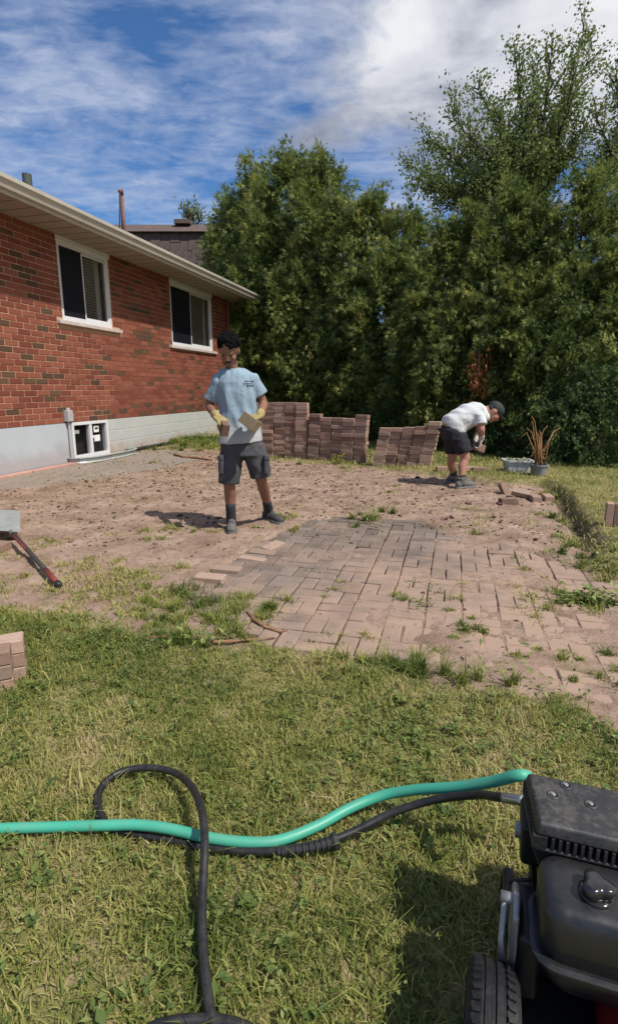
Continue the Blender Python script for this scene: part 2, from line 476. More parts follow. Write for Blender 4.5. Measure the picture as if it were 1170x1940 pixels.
def clod_cond(x, y, r):
    pv = sdist(x, y, PAVED) < -.03
    g = fbm(x, y, 2.2, 3)
    back = np.clip((y-3.4)/2.2, .10, 1)
    gr = np.clip(-sdist(x, y, GREY)/.3+.3, 0, 1)
    return r.rand(len(x)) < np.where(pv, .75, .35 + 1.3*(g-.35)*2)*back*(1-.8*gr)
x, y = scatter(26000, PATIO, 3, clod_cond)
n = len(x); r = np.random.RandomState(4)
onp = sdist(x, y, PAVED) < 0
s = np.where(onp, .62, 1.0)*np.exp(r.normal(math.log(.0068), .55, n)).clip(.0030, .032)
z = np.where(onp, np.maximum(ground_z(x, y), .001), ground_z(x, y)) + s*.15
A_ = rotmats(r, n)
Vt = (IV[None] * (1 + r.uniform(-.35, .35, (n, len(IV), 1)))) * s[:,None,None] * np.stack([np.ones(n)*1.3, np.ones(n), np.ones(n)*.55], 1)[:,None,:]
a = r.uniform(0, 6.28, n); ca, sa = np.cos(a), np.sin(a)
Vx = Vt[...,0]*ca[:,None]-Vt[...,1]*sa[:,None]; Vy = Vt[...,0]*sa[:,None]+Vt[...,1]*ca[:,None]
Vt = np.stack([Vx+x[:,None], Vy+y[:,None], Vt[...,2]+z[:,None]], 2)
Fx = (IF[None] + (np.arange(n)*len(IV))[:,None,None]).reshape(-1,3)
o = raw_mesh('soil_clods', Vt.reshape(-1,3), Fx, lm, tint=np.repeat(r.rand(n)**1.4, len(IV)))
tag(o, 'dark crumbs and clods of earth strewn over the dug soil', 'clods', kind='stuff')

# ================================================================== GRASS
grm, t, b = mat('grass_blades', .6, .25)
pos = t.add('ShaderNodeNewGeometry').outputs['Position']
ti = t.add('ShaderNodeAttribute', attribute_name='tint').outputs['Fac']
pn = t.noise(pos, 2.2, 4, .6); pn2 = t.noise(pos, .7, 2, .5)
k = t.math('ADD', t.math('MULTIPLY', ti, .72), t.math('MULTIPLY', t.math('SUBTRACT', t.math('ADD', pn, t.math('MULTIPLY', pn2, .5)), .75), 1.9))
colr = t.ramp(k, [(.0, (.085,.125,.026)), (.20, (.180,.220,.046)), (.40, (.30,.305,.080)), (.60, (.41,.36,.140)), (.80, (.46,.37,.20)), (1, (.56,.45,.29))])
t.put(b, 'Base Color', colr)
tr = t.add('ShaderNodeBsdfTranslucent', ins={'Color': colr})
ms = t.add('ShaderNodeMixShader', ins={0: .28, 1: b.outputs[0], 2: tr.outputs[0]})
t.put(t.n['Material Output'], 0, ms.outputs[0])
M['grass'] = grm
def blades(name, x, y, z, h, wd, lean, tint, seed, seg=2, flat=None):
    """curved tapering blades: 5 vertices, a quad folded into triangles plus a tip"""
    r = np.random.RandomState(seed); n = len(x)
    a = r.uniform(0, 2*math.pi, n)
    dx, dy = np.cos(a), np.sin(a)
    b2 = a + math.pi/2 + r.normal(0, .5, n); wx, wy = np.cos(b2)*wd/2, np.sin(b2)*wd/2
    base = np.stack([x, y, z-.004], 1)
    L = lean*h
    mid = base + np.stack([dx*L*.35, dy*L*.35, h*.62], 1)
    tip = base + np.stack([dx*L, dy*L, h*(1-.28*np.minimum(lean,2.2)/1.2)], 1)
    W_ = np.stack([wx, wy, np.zeros(n)], 1)
    Vv = np.stack([base-W_, base+W_, mid+W_*.8, mid-W_*.8, tip], 1).reshape(-1,3)
    k = (np.arange(n)*5)[:,None]
    Ff = np.concatenate([k+np.array([[0,1,2]]), k+np.array([[0,2,3]]), k+np.array([[3,2,4]])], 1).reshape(-1,3)
    return Vv, Ff, np.repeat(tint, 5)
def in_view(x, y, m=.12):
    return (np.abs(x) < (.62*(y+.35)+m))
def lawn_pts(n, seed, y0, y1, thr=0.5):
    r = np.random.RandomState(seed)
    y = y0 + (y1-y0)*r.rand(n); wmax = .62*(y+.35)+.25
    x = (r.rand(n)*2-1)*wmax
    keep = r.rand(n) < wmax/wmax.max()
    x, y = x[keep], y[keep]
    m = lawn_mask(x, y)
    k = (r.rand(len(x)) < m*1.1-.05) & (house_d(x, y) > .02)
    return x[k], y[k], r
parts = []
def grow(x, y, r, hm, hs, wd, leanm, tb, seed, bare=.0):
    if len(x) == 0: return
    q = fbm(x+3, y+9, 2.6, 3); q2 = fbm(x-5, y+2, 9, 2)
    k = r.rand(len(x)) > bare*np.clip((q2-.45)*4, 0, 1)
    x, y, q = x[k], y[k], q[k]; n = len(x)
    h = np.clip(hm*(.55+q)*np.exp(r.normal(0, hs, n)), .008, .22)
    parts.append(blades('', x, y, ground_z(x, y), h, wd*np.exp(r.normal(0, .25, n)), np.abs(r.normal(leanm, .5, n)), np.clip(r.normal(tb, .20, n), 0, 1), seed))
x, y, r = lawn_pts(330000, 21, .50, 3.0); grow(x, y, r, .0175, .42, .0034, .75, .48, 1, .6)
x, y, r = lawn_pts(45000, 22, .50, 3.0); grow(x, y, r, .027, .38, .0038, .55, .36, 2)
x, y, r = lawn_pts(110000, 23, 3.0, 9.2); grow(x, y, r, .038, .40, .0060, 1.0, .50, 3, .3)
x, y, r = lawn_pts(60000, 24, 8.6, 18.5); grow(x, y, r, .05, .35, .0160, .9, .48, 4)
# dry clippings lying flat
x, y, r = lawn_pts(13000, 25, .5, 3.2); n = len(x)
parts.append(blades('', x, y, ground_z(x, y)+.006+r.rand(n)*.012, .010+r.rand(n)*.010, .0024+0*x, 1.4+r.rand(n)*1.6, np.clip(r.normal(.92, .12, n), 0, 1.2), 5))
# tufts invading the soil and the joints: (pixel x, y, radius m, count, height, tint)
tufts = [(790,1082,.16,700,.016,.78),(770,1078,.08,300,.014,.85),(820,1080,.07,260,.014,.85),(600,1215,.10,260,.022,.5),(720,1050,.10,120,.02,.6),(900,1110,.12,160,.025,.6),(1000,1110,.14,220,.03,.5),(1060,1170,.2,300,.03,.5),(960,1220,.14,260,.03,.5),(850,1240,.12,240,.03,.5),(1090,1250,.12,240,.03,.5),(290,1012,.17,500,.05,.40),(700,985,.10,420,.13,.12),(720,975,.08,200,.10,.15),(675,1000,.05,120,.08,.15),(425,1150,.17,1500,.085,.16),(380,1165,.16,700,.06,.25),(525,1155,.07,500,.10,.15),
 (500,1170,.08,300,.05,.3),(655,1112,.10,420,.05,.35),(668,1215,.06,260,.045,.25),(620,1208,.11,500,.035,.45),(745,1132,.10,260,.05,.35),(780,1108,.08,300,.03,.42),(860,1130,.10,300,.05,.40),(1095,1145,.17,900,.06,.25),
 (1125,1138,.12,700,.07,.20),(1030,1150,.14,400,.04,.35),(905,1190,.10,350,.045,.32),(890,1165,.10,200,.04,.4),(1160,1230,.09,260,.05,.35),(1160,1290,.12,500,.05,.25),(925,1215,.12,360,.04,.35),(540,985,.14,500,.06,.35),(560,1000,.10,300,.05,.4),
 (450,1010,.15,260,.04,.45),(130,1030,.25,500,.03,.55),(190,1070,.16,350,.04,.5),(260,1100,.25,1100,.045,.48),(330,1120,.20,700,.045,.45),(60,1090,.30,700,.04,.55),(120,1120,.30,1200,.045,.5),(250,1145,.22,1000,.04,.42),(340,1180,.18,900,.05,.35),(300,1160,.18,700,.05,.35),
 (300,880,.12,120,.06,.45),(620,880,.3,240,.07,.4),(850,985,.4,280,.04,.5),(980,985,.35,340,.05,.45),(1060,1020,.2,250,.05,.4),(1050,1060,.3,420,.05,.4),(1100,1085,.2,360,.06,.35),(960,1010,.25,240,.05,.4),(740,930,.3,160,.06,.4),
 (790,1275,.06,420,.12,.16),(700,1275,.12,700,.085,.22),(830,1290,.07,420,.11,.2),(760,1290,.12,700,.08,.22),(960,1300,.04,140,.10,.12),(640,1262,.12,500,.06,.25),(390,1222,.12,700,.09,.15),(580,1262,.1,400,.06,.3),
 (330,842,.35,900,.14,.16),(375,838,.45,1700,.17,.12),(400,848,.4,900,.14,.16),(310,852,.3,500,.10,.2),(290,845,.25,300,.10,.2),(500,870,.4,500,.09,.2),(1120,1060,.14,420,.09,.2),(1090,1030,.14,420,.08,.22),(1150,1085,.14,500,.09,.2),(1070,985,.16,420,.08,.25),(1050,945,.2,420,.08,.25)]
r = np.random.RandomState(31)
for (px_, py_, rad, cnt, hh_, tb) in tufts:
    c = G(px_, py_); sxx = .8 + .4*r.rand(); cnt = int(cnt*(.62 if px_ > 480 else 1.0)); tb = tb*.75+.17; hh_ *= .78; rad *= 1.2
    ns = max(2, cnt//60); kk = r.randint(0, ns, cnt); ox_ = r.normal(0, rad*.75, ns); oy_ = r.normal(0, rad*.6, ns); wt = .25+.75*r.rand(ns)
    x = c.x + ox_[kk] + r.normal(0, rad*.22, cnt)*wt[kk]; y = c.y + oy_[kk] + r.normal(0, rad*.20*sxx, cnt)*wt[kk]
    h = hh_*np.exp(r.normal(-.25, .35, cnt)); wd = .0022 + .0009*c.y
    parts.append(blades('', x, y, ground_z(x, y), h, wd*np.exp(r.normal(0,.2,cnt)), np.abs(r.normal(.75, .4, cnt)), np.clip(r.normal(tb+.02, .12, cnt), 0, 1), int(px_+py_)))
# sparse moss and weed fuzz over the soil
def fz(x, y, r):
    q = fbm(x+40, y+8, 3.4, 4)
    far = np.clip((y-1.5)/3, .3, 1)
    pv = np.where(sdist(x, y, PAVED) < 0, .45, 1.0)
    return r.rand(len(x)) < np.clip((q-.50)*4.2, 0.01, 1)*pv
x, y = scatter(85000, PATIO, 41, fz); r = np.random.RandomState(42); n = len(x)
parts.append(blades('', x, y, ground_z(x, y), .014*np.exp(r.normal(0, .45, n)), .002+.0007*y, np.abs(r.normal(1.2, .5, n)), np.clip(r.normal(.62, .22, n), 0, 1), 43))
# wilted clippings and straw bits littering the dug area
x, y = scatter(9000, PATIO, 45, lambda x, y, r: r.rand(len(x)) < np.clip((fbm(x+14, y+2, 2.4, 3)-.36)*3, .05, 1)*np.clip(house_d(x, y)/.5, 0, 1))
r = np.random.RandomState(46); n = len(x)
parts.append(blades('', x, y, np.maximum(ground_z(x, y), .0)+.006, .008+.010*r.rand(n), .0022+.0007*y, 1.6+r.rand(n)*1.6, np.clip(r.normal(.62, .28, n), 0, 1.1), 47))
off = 0; VV = []; FF = []; TT = []
for v_, f_, t_ in parts: VV.append(v_); FF.append(f_+off); TT.append(t_); off += len(v_)
go2 = raw_mesh('grass', np.concatenate(VV), np.concatenate(FF), grm, tint=np.concatenate(TT))
tag(go2, 'patchy sunlit lawn of short green and straw coloured grass', 'grass', kind='stuff')
print('GRASS tris', sum(len(f) for f in FF))

# broad leaves (clover, dandelion rosettes) among the grass
wm, t, b = mat('broad_weed_leaves', .5, .35)
ti = t.add('ShaderNodeAttribute', attribute_name='tint').outputs['Fac']
c_ = t.ramp(ti, [(0, (.065,.11,.027)), (.5, (.135,.185,.045)), (1, (.26,.285,.085))])
t.put(b, 'Base Color', c_); tr = t.add('ShaderNodeBsdfTranslucent', ins={'Color': c_})
t.put(t.n['Material Output'], 0, t.add('ShaderNodeMixShader', ins={0: .25, 1: b.outputs[0], 2: tr.outputs[0]}).outputs[0])
M['weed'] = wm
def leafset(x, y, z, L, Wd, pitch, az, tint):
    n = len(x); d = np.stack([np.cos(az)*np.cos(pitch), np.sin(az)*np.cos(pitch), np.sin(pitch)], 1)
    s_ = np.stack([-np.sin(az), np.cos(az), np.zeros(n)], 1)
    b0 = np.stack([x, y, z], 1); L = L[:,None]; Wd = Wd[:,None]; up = np.array([0,0,1.0])
    v = np.stack([b0, b0+d*L*.45+s_*Wd/2+up*L*.06, b0+d*L - up*L*.10, b0+d*L*.45-s_*Wd/2+up*L*.06], 1).reshape(-1,3)
    k = (np.arange(n)*4)[:,None]
    return v, np.concatenate([k+np.array([[0,1,2]]), k+np.array([[0,2,3]])], 1).reshape(-1,3), np.repeat(tint, 4)
W3 = []
r = np.random.RandomState(51)
x, y, _ = lawn_pts(9500, 52, .5, 3.0)
q = fbm(x+3, y+9, 1.5, 3); k = r.rand(len(x)) < np.clip((q-.35)*3.2, .08, 1); x, y = x[k], y[k]
for cx_, cy_ in zip(x, y):
    m = r.randint(3, 9); az = r.uniform(0, 6.28, m); s_ = r.uniform(.008, .022) if r.rand() < .96 else r.uniform(.022,.034)
    W3.append(leafset(np.full(m, cx_)+r.normal(0,.008,m), np.full(m, cy_)+r.normal(0,.008,m), ground_z(np.full(m,cx_), np.full(m,cy_))+r.uniform(.010,.034,m), s_*r.uniform(.7,1.3,m), s_*r.uniform(.35,.8,m), r.uniform(-.1,.6,m), az, r.rand(m)))
# bigger leafy weeds
for (px_, py_, cnt, sz, hh_) in [(1100,1140,80,.06,.05),(1120,1135,60,.07,.06),(385,835,200,.07,.16),(355,840,160,.06,.14),(330,845,140,.05,.12),(400,845,100,.06,.12),(960,1280,16,.045,.12),(1030,1312,14,.03,.05),(1000,1310,8,.03,.05),(810,1106,20,.03,.02),(390,1225,40,.05,.07),(700,990,30,.05,.08),(795,1150,26,.04,.03),(170,1185,20,.05,.05),(425,1280,20,.03,.03),(240,1100,24,.03,.03),(1140,1080,50,.05,.07),(1085,1030,40,.05,.07)]:
    c = G(px_, py_); x = c.x+r.normal(0, hh_*.9+.02, cnt); y = c.y+r.normal(0, hh_*.9+.02, cnt)
    W3.append(leafset(x, y, ground_z(x, y)+r.uniform(.1,1,cnt)*hh_, sz*r.uniform(.6,1.2,cnt), sz*.42*r.uniform(.6,1.2,cnt), r.uniform(-.3,.9,cnt), r.uniform(0,6.28,cnt), r.uniform(.3,1,cnt)))
off = 0; VV = []; FF = []; TT = []
for v_, f_, t_ in W3: VV.append(v_); FF.append(f_+off); TT.append(t_); off += len(v_)
o = raw_mesh('weeds', np.concatenate(VV), np.concatenate(FF), wm, tint=np.concatenate(TT))
tag(o, 'small broad leaved weeds and clover scattered through lawn and patio', 'weeds', kind='stuff')
# ================================================================== HOUSE
def brick_mat(name, cols, mort=False):
    m, t, b = mat(name, .85, .25)
    g = t.add('ShaderNodeNewGeometry'); pos = g.outputs['Position']
    # one tone per brick, taken from where the brick sits in the wall
    s_ = t.add('ShaderNodeTexCoord').outputs['Object']
    rpi = g.outputs['Random Per Island']; oi = t.add('ShaderNodeObjectInfo').outputs['Random']
    k = t.math('FRACT', t.math('ADD', rpi, oi))
    n = t.noise(pos, 45, 5, .7); n2 = t.noise(pos, 1.1, 3, .5)
    c = t.ramp(k, [(0, cols[0]), (.5, cols[1]), (1, cols[2])])
    c = t.mix(t.mapr(n, .5, .72, 0, .5), c, tuple(q*.45 for q in cols[1]))
    c = t.mix(t.mapr(n2, .4, .65, 0, .25), c, cols[2])
    t.put(b, 'Base Color', c); bump(t, b, n, .5, .003); return m
M['brick_red'] = brick_mat('red_brick', [(.155,.045,.030), (.215,.067,.042), (.270,.095,.060)])
M['brick_brown'] = brick_mat('brown_brick', [(.075,.045,.030), (.10,.058,.036), (.135,.074,.042)])
M['mortar'] = simple('mortar', (.50,.30,.19), .95, .3, 40)
M['concrete'] = None
m, t, b = mat('painted_concrete', .9, .2)
pos = t.add('ShaderNodeNewGeometry').outputs['Position']
sx = t.add('ShaderNodeSeparateXYZ', ins={0: pos}); zc = sx.outputs[2]
na = t.noise(pos, 3.2, 6, .65); nb = t.noise(pos, 30, 5, .7); nc = t.noise(pos, 1.1, 4, .6)
oi = t.add('ShaderNodeObjectInfo').outputs['Random']
c = t.mix(na, (.34,.37,.38), (.50,.52,.49)); c = t.mix(t.mapr(oi, 0, 1, 0, .25), c, (.55,.52,.44))
dirt = t.math('ADD', t.mapr(zc, .0, .50, .75, -.25), t.math('MULTIPLY', t.math('SUBTRACT', na, .5), 1.6))
c = t.mix(t.mapr(dirt, .2, .7, 0, .75), c, (.36,.25,.18))
c = t.mix(t.mapr(nb, .55, .72, 0, .35), c, (.22,.20,.18))
t.put(b, 'Base Color', c); bump(t, b, t.math('ADD', nb, na), .35, .005); M['concrete'] = m
m, t, b = mat('grey_parging', .85, .25)
pos = t.add('ShaderNodeNewGeometry').outputs['Position']
sx = t.add('ShaderNodeSeparateXYZ', ins={0: pos}); zc = sx.outputs[2]
na = t.noise(pos, 2.2, 6, .6); nb = t.noise(pos, 40, 5, .7)
c = t.mix(na, (.36,.40,.44), (.49,.52,.55))
c = t.mix(t.mapr(t.math('ADD', zc, t.math('MULTIPLY', na, .5)), .40, .62, .65, 0), c, (.33,.29,.28))
t.put(b, 'Base Color', c); bump(t, b, nb, .2, .004); M['parging'] = m
M['white_vinyl'] = simple('white_vinyl', (.66,.67,.69), .35, .04, 8, bmp=.03)
M['cream_metal'] = simple('cream_metal', (.50,.46,.40), .35, .08, 5, bmp=.04, spec=.5)
M['soffit'] = simple('soffit_beige', (.34,.285,.225), .75, .10, 3, bmp=.05)
M['sill_stone'] = simple('sill_stone', (.50,.43,.40), .85, .2, 25, bmp=.3)
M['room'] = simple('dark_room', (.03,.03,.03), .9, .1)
M['blind'] = simple('blind_slats', (.60,.60,.52), .6, .08)
m, t, b = mat('window_glass', .03, .6); b.inputs['Base Color'].default_value = (.01,.012,.015,1)
b.inputs['Alpha'].default_value = .22; M['glass'] = m
m, t, b = mat('insect_screen', .5, .3); b.inputs['Base Color'].default_value = (.012,.013,.02,1)
b.inputs['Alpha'].default_value = .78; M['screen'] = m
M['galv'] = simple('galvanised_metal', (.45,.47,.46), .45, .15, 12, metal=.35, bmp=.1)
M['black_sheet'] = simple('black_membrane_and_gaps', (.022,.022,.024), .6, .3, 30)
M['pink_board'] = simple('pinkish_edging', (.43,.25,.20), .85, .2, 18)
M['pvc'] = simple('grey_conduit', (.40,.40,.39), .5, .1, 12)
M['white_paper'] = simple('white_paper', (.78,.78,.76), .7, .04)
M['shingle_dark'] = simple('brown_shingle', (.105,.075,.066), .95, .45, 30, bmp=.6, bd=.01)
M['shingle_cap'] = simple('brown_cap_shingle', (.115,.080,.070), .95, .3, 30, bmp=.6, bd=.01)
M['rust'] = simple('rusty_mast', (.20,.085,.06), .7, .3, 20)
M['wire'] = simple('black_wire', (.02,.02,.022), .6, .1)
M['lead'] = simple('dull_green_pipe', (.07,.085,.075), .7, .2)

WA = (-4.354, 7.658)
house = empty('brick_house', (WA[0], WA[1], 0), math.pi/2 - TH, 'low red brick bungalow with white sliding windows, cream gutter and pale foundation', 'house')
S0, S1, ZF, ZS = -5.0, 8.43, .677, 3.575
WIN = [(1.66, 3.02, 2.305, 3.50), (5.24, 7.40, 2.18, 3.50)]       # s0,s1,z0,z1
BW = (1.60, 2.60, .045, .677)
SIL = [(1.52, 3.24, 2.235, 2.305), (5.10, 7.55, 2.110, 2.180)]
# mortar wall: pieces around the openings, local y>0 is indoors
mb = MB()
xs = sorted([S0, S1] + [q for w_ in WIN for q in w_[:2]])
def wall_col(mb, x0, x1, y0, y1, mi=0):
    hit = [w_ for w_ in WIN if w_[0] < (x0+x1)/2 < w_[1]]
    if not hit: mb.box(x0, y0, ZF, x1, y1, ZS+.1, mi)
    else:
        w_ = hit[0]; mb.box(x0, y0, ZF, x1, y1, w_[2]-.001, mi); mb.box(x0, y0, w_[3]+.001, x1, y1, ZS+.1, mi)
for a_, b_ in zip(xs[:-1], xs[1:]): wall_col(mb, a_, b_, .008, .26)
mb.build('wall', M['mortar'], house)
mb = MB(); mb.box(S1-.26, .262, 0, S1-.01, 9, ZS); mb.box(S0, .262, 0, S0+.25, 9, ZS); mb.box(S0, 9, 0, S1-.01, 9.25, ZS)
mb.build('rear_wall', M['brick_red'], house)
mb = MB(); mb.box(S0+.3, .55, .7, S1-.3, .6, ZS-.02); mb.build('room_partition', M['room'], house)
# bricks in running bond
CO, BL, JT = .0878, .263, .012
bricks = []
nrow = int((ZS-ZF)/CO)+1
for rw in range(nrow):
    z0 = ZF + rw*CO + .004; z1 = min(z0 + CO - JT, ZS-.002)
    if z1 - z0 < .02: continue
    k = math.floor((S0)/BL)
    x = k*BL + (BL/2 if rw % 2 else 0)
    while x < S1:
        a_, b_ = max(x, S0), min(x+BL-JT, S1); zc = (z0+z1)/2; segs = [(a_, b_)]
        for w_ in list(WIN)+list(SIL):
            if w_[2]-.03 < zc < w_[3]+.02:
                ns = []
                for p_, q_ in segs:
                    if q_ <= w_[0]-.006 or p_ >= w_[1]+.006: ns.append((p_, q_))
                    else:
                        if p_ < w_[0]-.01: ns.append((p_, w_[0]-.008))
                        if q_ > w_[1]+.01: ns.append((w_[1]+.008, q_))
                segs = ns
        for p_, q_ in segs:
            if q_-p_ > .03: bricks.append((p_, q_, z0, z1))
        x += BL
def wallpt(s, z, off=0): return Vector((WA[0]+s*DX+off*DY, WA[1]+s*DY-off*DX, z))
def brown(s, z): 
    q = _tab[int(s*7.7) % 256, int(z*31) % 256]
    return q < .11 + .14*float(vnoise(np.array(s*.9+4), np.array(z*1.4)) > .60)
inview = [b_ for b_ in bricks if b_[0] > -.25]
inview.sort(key=lambda q: (wallpt(q[0], q[2]) - Vector((0,0,1.2))).length)
solo = set(inview[:296])
bcache = {}
rest = MB()
for q in bricks:
    L_ = q[1]-q[0]; H_ = q[3]-q[2]; br = brown(q[0]+.1, q[2]); pr = rnd.gauss(0, .0012)
    if q in solo:
        key = (round(L_, 2), round(H_, 3), br)
        if key not in bcache:
            bcache[key] = paver_mesh('brick', M['brick_brown' if br else 'brick_red'], key[0], .06, key[1], .004)
        o = bpy.data.objects.new('brick', bcache[key]); C.objects.link(o); o.parent = house
        o.location = ((q[0]+q[1])/2, .030+pr, (q[2]+q[3])/2); o.rotation_euler = (0, rnd.gauss(0,.003), 0)
    else:
        rest.box(q[0], pr, q[2], q[1], .05, q[3], 1 if br else 0)
o = rest.build('brick_courses', [M['brick_red'], M['brick_brown']], house); o['kind'] = 'stuff'
# foundation
mb = MB(); mb.box(S0, -.012, -.3, 1.585, .2, ZF-.004); mb.build('parged_foundation', M['parging'], house)
mb = MB(); mb.box(1.586, .005, -.3, BW[0], .2, ZF-.005); mb.box(BW[1], .0055, -.3, S1, .2, ZF-.005); mb.box(BW[0]-.001, .006, -.3, BW[1]+.001, .19, BW[2]-.002)
mb.build('foundation', M['concrete'], house)
blk = {}
zrow = [(-.1, .060), (.068, .262), (.270, .464), (.472, .672)]
for rw, (z0, z1) in enumerate(zrow):
    x = BW[1] + .006 - (.2 if rw % 2 else 0)
    while x < S1:
        a_ = max(x, BW[1]+.004); b_ = min(x+.392, S1-.002)
        if b_-a_ > .05:
            key = (round(b_-a_, 3), round(z1-z0, 3))
            if key not in blk: blk[key] = paver_mesh('foundation_block', M['concrete'], key[0], .05, key[1], .006)
            o = bpy.data.objects.new('foundation_block', blk[key]); C.objects.link(o); o.parent = house
            o.location = ((a_+b_)/2, .0265+rnd.gauss(0,.0008), (z0+z1)/2)
        x += .40
# windows
def make_window(s0, s1, z0, z1, first):
    F_ = .07
    mb = MB()
    mb.box(s0, .02, z0, s0+F_, .10, z1); mb.box(s1-F_, .02, z0, s1, .10, z1)
    mb.box(s0+F_, .02, z1-F_*.9, s1-F_, .10, z1); mb.box(s0+F_, .02, z0, s1-F_, .10, z0+F_)
    w_ = mb.build('window', M['white_vinyl'], house, bevel=.004)
    xm = s0 + (s1-s0)*.47
    # sash bars
    for a_, b_, yy in ((s0+F_, xm, .045), (xm-.02, s1-F_, .03)):
        f = .032
        mb = MB(); mb.box(a_+.001, yy, z0+F_+.001, a_+f, yy+.035, z1-F_-.001); mb.box(b_-f, yy, z0+F_+.001, b_-.001, yy+.035, z1-F_-.001)
        mb.box(a_+f, yy, z0+F_+.001, b_-f, yy+.035, z0+F_+f); mb.box(a_+f, yy, z1-F_-f, b_-f, yy+.035, z1-F_-.001)
        mb.build('sash', M['white_vinyl'], w_)
        mb = MB(); mb.box(a_+f+.001, yy+.012, z0+F_+f, b_-f-.001, yy+.018, z1-F_-f); mb.build('pane', M['glass'], w_)
    mb = MB(); mb.box(s0+F_+.004, .028, z0+F_+.004, xm-.022, .030, z1-F_-.004); mb.build('insect_screen', M['screen'], w_)
    mb = MB(); z = z0+F_+.03
    while z < z1-F_-.02:
        mb.tbox((s0+s1)/2-.06, .16, z, (s1-s0)-.34, .045, .003, (R(-32),0,0)); z += .047
    for xx in (s0+.3, xm+.12, s1-.42): mb.box(xx, .158, z0+F_, xx+.004, .161, z1-F_)
    o = mb.build('blind', M['blind'], w_)
    mb = MB(); mb.box(s1-.235, .15, z0+F_, s1-.10, .165, z1-F_); mb.build('side_drape', M['blind'], w_)
    return w_
for k, w_ in enumerate(WIN): make_window(*w_, k == 0)
for q in SIL:
    mb = MB(); mb.hexa([(q[0],-.055,q[2]),(q[1],-.055,q[2]),(q[1],.03,q[2]+.004),(q[0],.03,q[2]+.004),(q[0],-.055,q[3]-.012),(q[1],-.055,q[3]-.012),(q[1],.03,q[3]-.002),(q[0],.03,q[3]-.002)])
    mb.build('window_sill', M['sill_stone'], house, bevel=.006)
# trim board over windows, under the soffit
for w_ in WIN:
    mb = MB(); mb.box(w_[0]-.02, -.012, w_[3]-.01, w_[1]+.02, .03, ZS-.004); mb.build('window_head_trim', M['white_vinyl'], house, bevel=.003)
# basement window
s0, s1, z0, z1 = BW; F_ = .055
mb = MB(); mb.box(s0, -.022, z0, s0+F_, .08, z1-.004); mb.box(s1-F_, -.022, z0, s1, .08, z1-.004); mb.box(s0+F_, -.022, z1-F_, s1-F_, .08, z1-.004); mb.box(s0+F_, -.022, z0, s1-F_, .08, z0+F_*1.3)
bw = mb.build('basement_window', M['white_vinyl'], house, bevel=.004)
xm = (s0+s1)/2; mb = MB(); mb.box(xm-.035, -.016, z0+F_*1.3+.001, xm+.035, .06, z1-F_-.001); mb.build('mullion', M['white_vinyl'], bw)
for a_, b_ in ((s0+F_+.001, xm-.036), (xm+.036, s1-F_-.001)):
    mb = MB(); mb.box(a_, .02, z0+F_*1.3, b_, .026, z1-F_); mb.build('pane', M['glass'], bw)
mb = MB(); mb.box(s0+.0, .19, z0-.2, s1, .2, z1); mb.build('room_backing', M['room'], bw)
for (a_, b_, c_, d_) in ((xm+.12, xm+.26, .47, .585), (xm+.06, xm+.14, .375, .42), (xm+.12, xm+.28, .31, .42)):
    mb = MB(); mb.box(a_, .0145, c_, b_, .018, d_); mb.build('sticker', M['white_paper'], bw)
mb = MB(); mb.box(xm+.15, .0125, .52, xm+.235, .0144, .555); mb.build('sticker_print', M['wire'], bw)
mb = MB(); mb.box(s0+.10, .0145, .48, s0+.22, .018, .54); mb.build('faded_sticker', M['galv'], bw)
# window well of corrugated metal
mb = MB(); rings = []
cxw, rx_, ry_ = 2.30, .86, .34
prof = [(-.01, .0), (.012, .022), (-.004, .045), (.014, .07), (.0, .09), (.03, .098), (.03, .112), (-.012, .112), (-.02, .09), (-.02, -.05), (-.01, -.05)]
for i in range(25):
    a_ = math.pi*i/24; ca, sa = math.cos(a_), math.sin(a_)
    # squarish half oval
    ex = .62; ux = math.copysign(abs(ca)**ex, ca); uy = -abs(sa)**ex
    rings.append([(cxw + ux*(rx_+o_), uy*(ry_+o_) - .02, zz_) for o_, zz_ in prof])
mb.loft(rings); o = mb.build('window_well', M['galv'], house, smooth=False)
mb = MB(); mb.box(1.50, -.31, -.04, 3.1, -.02, .012); mb.build('window_well_gravel', M['concrete'], house)
# conduit with box
mb = MB(); mb.tube([(1.50,-.045,.02),(1.50,-.045,.70)], .020, 10); mb.build('conduit', M['pvc'], house)
mb = MB(); mb.box(1.44,-.10,.70,1.56,-.003,.88); o = mb.build('junction_box', M['pvc'], house, bevel=.01)
mb = MB(); mb.cyl((1.50,-.05,.881),(1.50,-.05,.92),.035,12); mb.cyl((1.561,-.05,.80),(1.60,-.05,.80),.024,12); mb.cyl((1.561,-.05,.74),(1.60,-.05,.74),.018,12); mb.build('conduit_fitting', M['sill_stone'], house)
mb = MB(); mb.box(1.535,-.016,.0,1.555,-.002,.66); mb.build('dark_joint_strip', M['black_sheet'], house)
# membrane at the base, and edging board at left
mb = MB(); mb.tube([(3.05,-.02,.03),(3.3,-.03,.045),(3.8,-.02,.05),(4.4,-.02,.05),(5.0,-.01,.04)], [.05,.06,.055,.05,.04], 8, sq=.5); mb.build('membrane_and_gap_strip', M['black_sheet'], house, smooth=True)
mb = MB(); mb.box(-4.9,-.030,.0,1.50,-.0125,.035); mb.build('membrane_and_gap_strip', M['black_sheet'], house)  # no membrane here: black strip painted in for the shaded gap behind the edging
for a_ in np.arange(-4.9, 1.5, 1.07):
    mb = MB(); mb.tbox(a_+.53, -.11, .010, 1.055, .14, .055, (R(rnd.gauss(0,.6)),0,R(rnd.gauss(0,.5)))); mb.build('edging_board', M['pink_board'], house, bevel=.005)
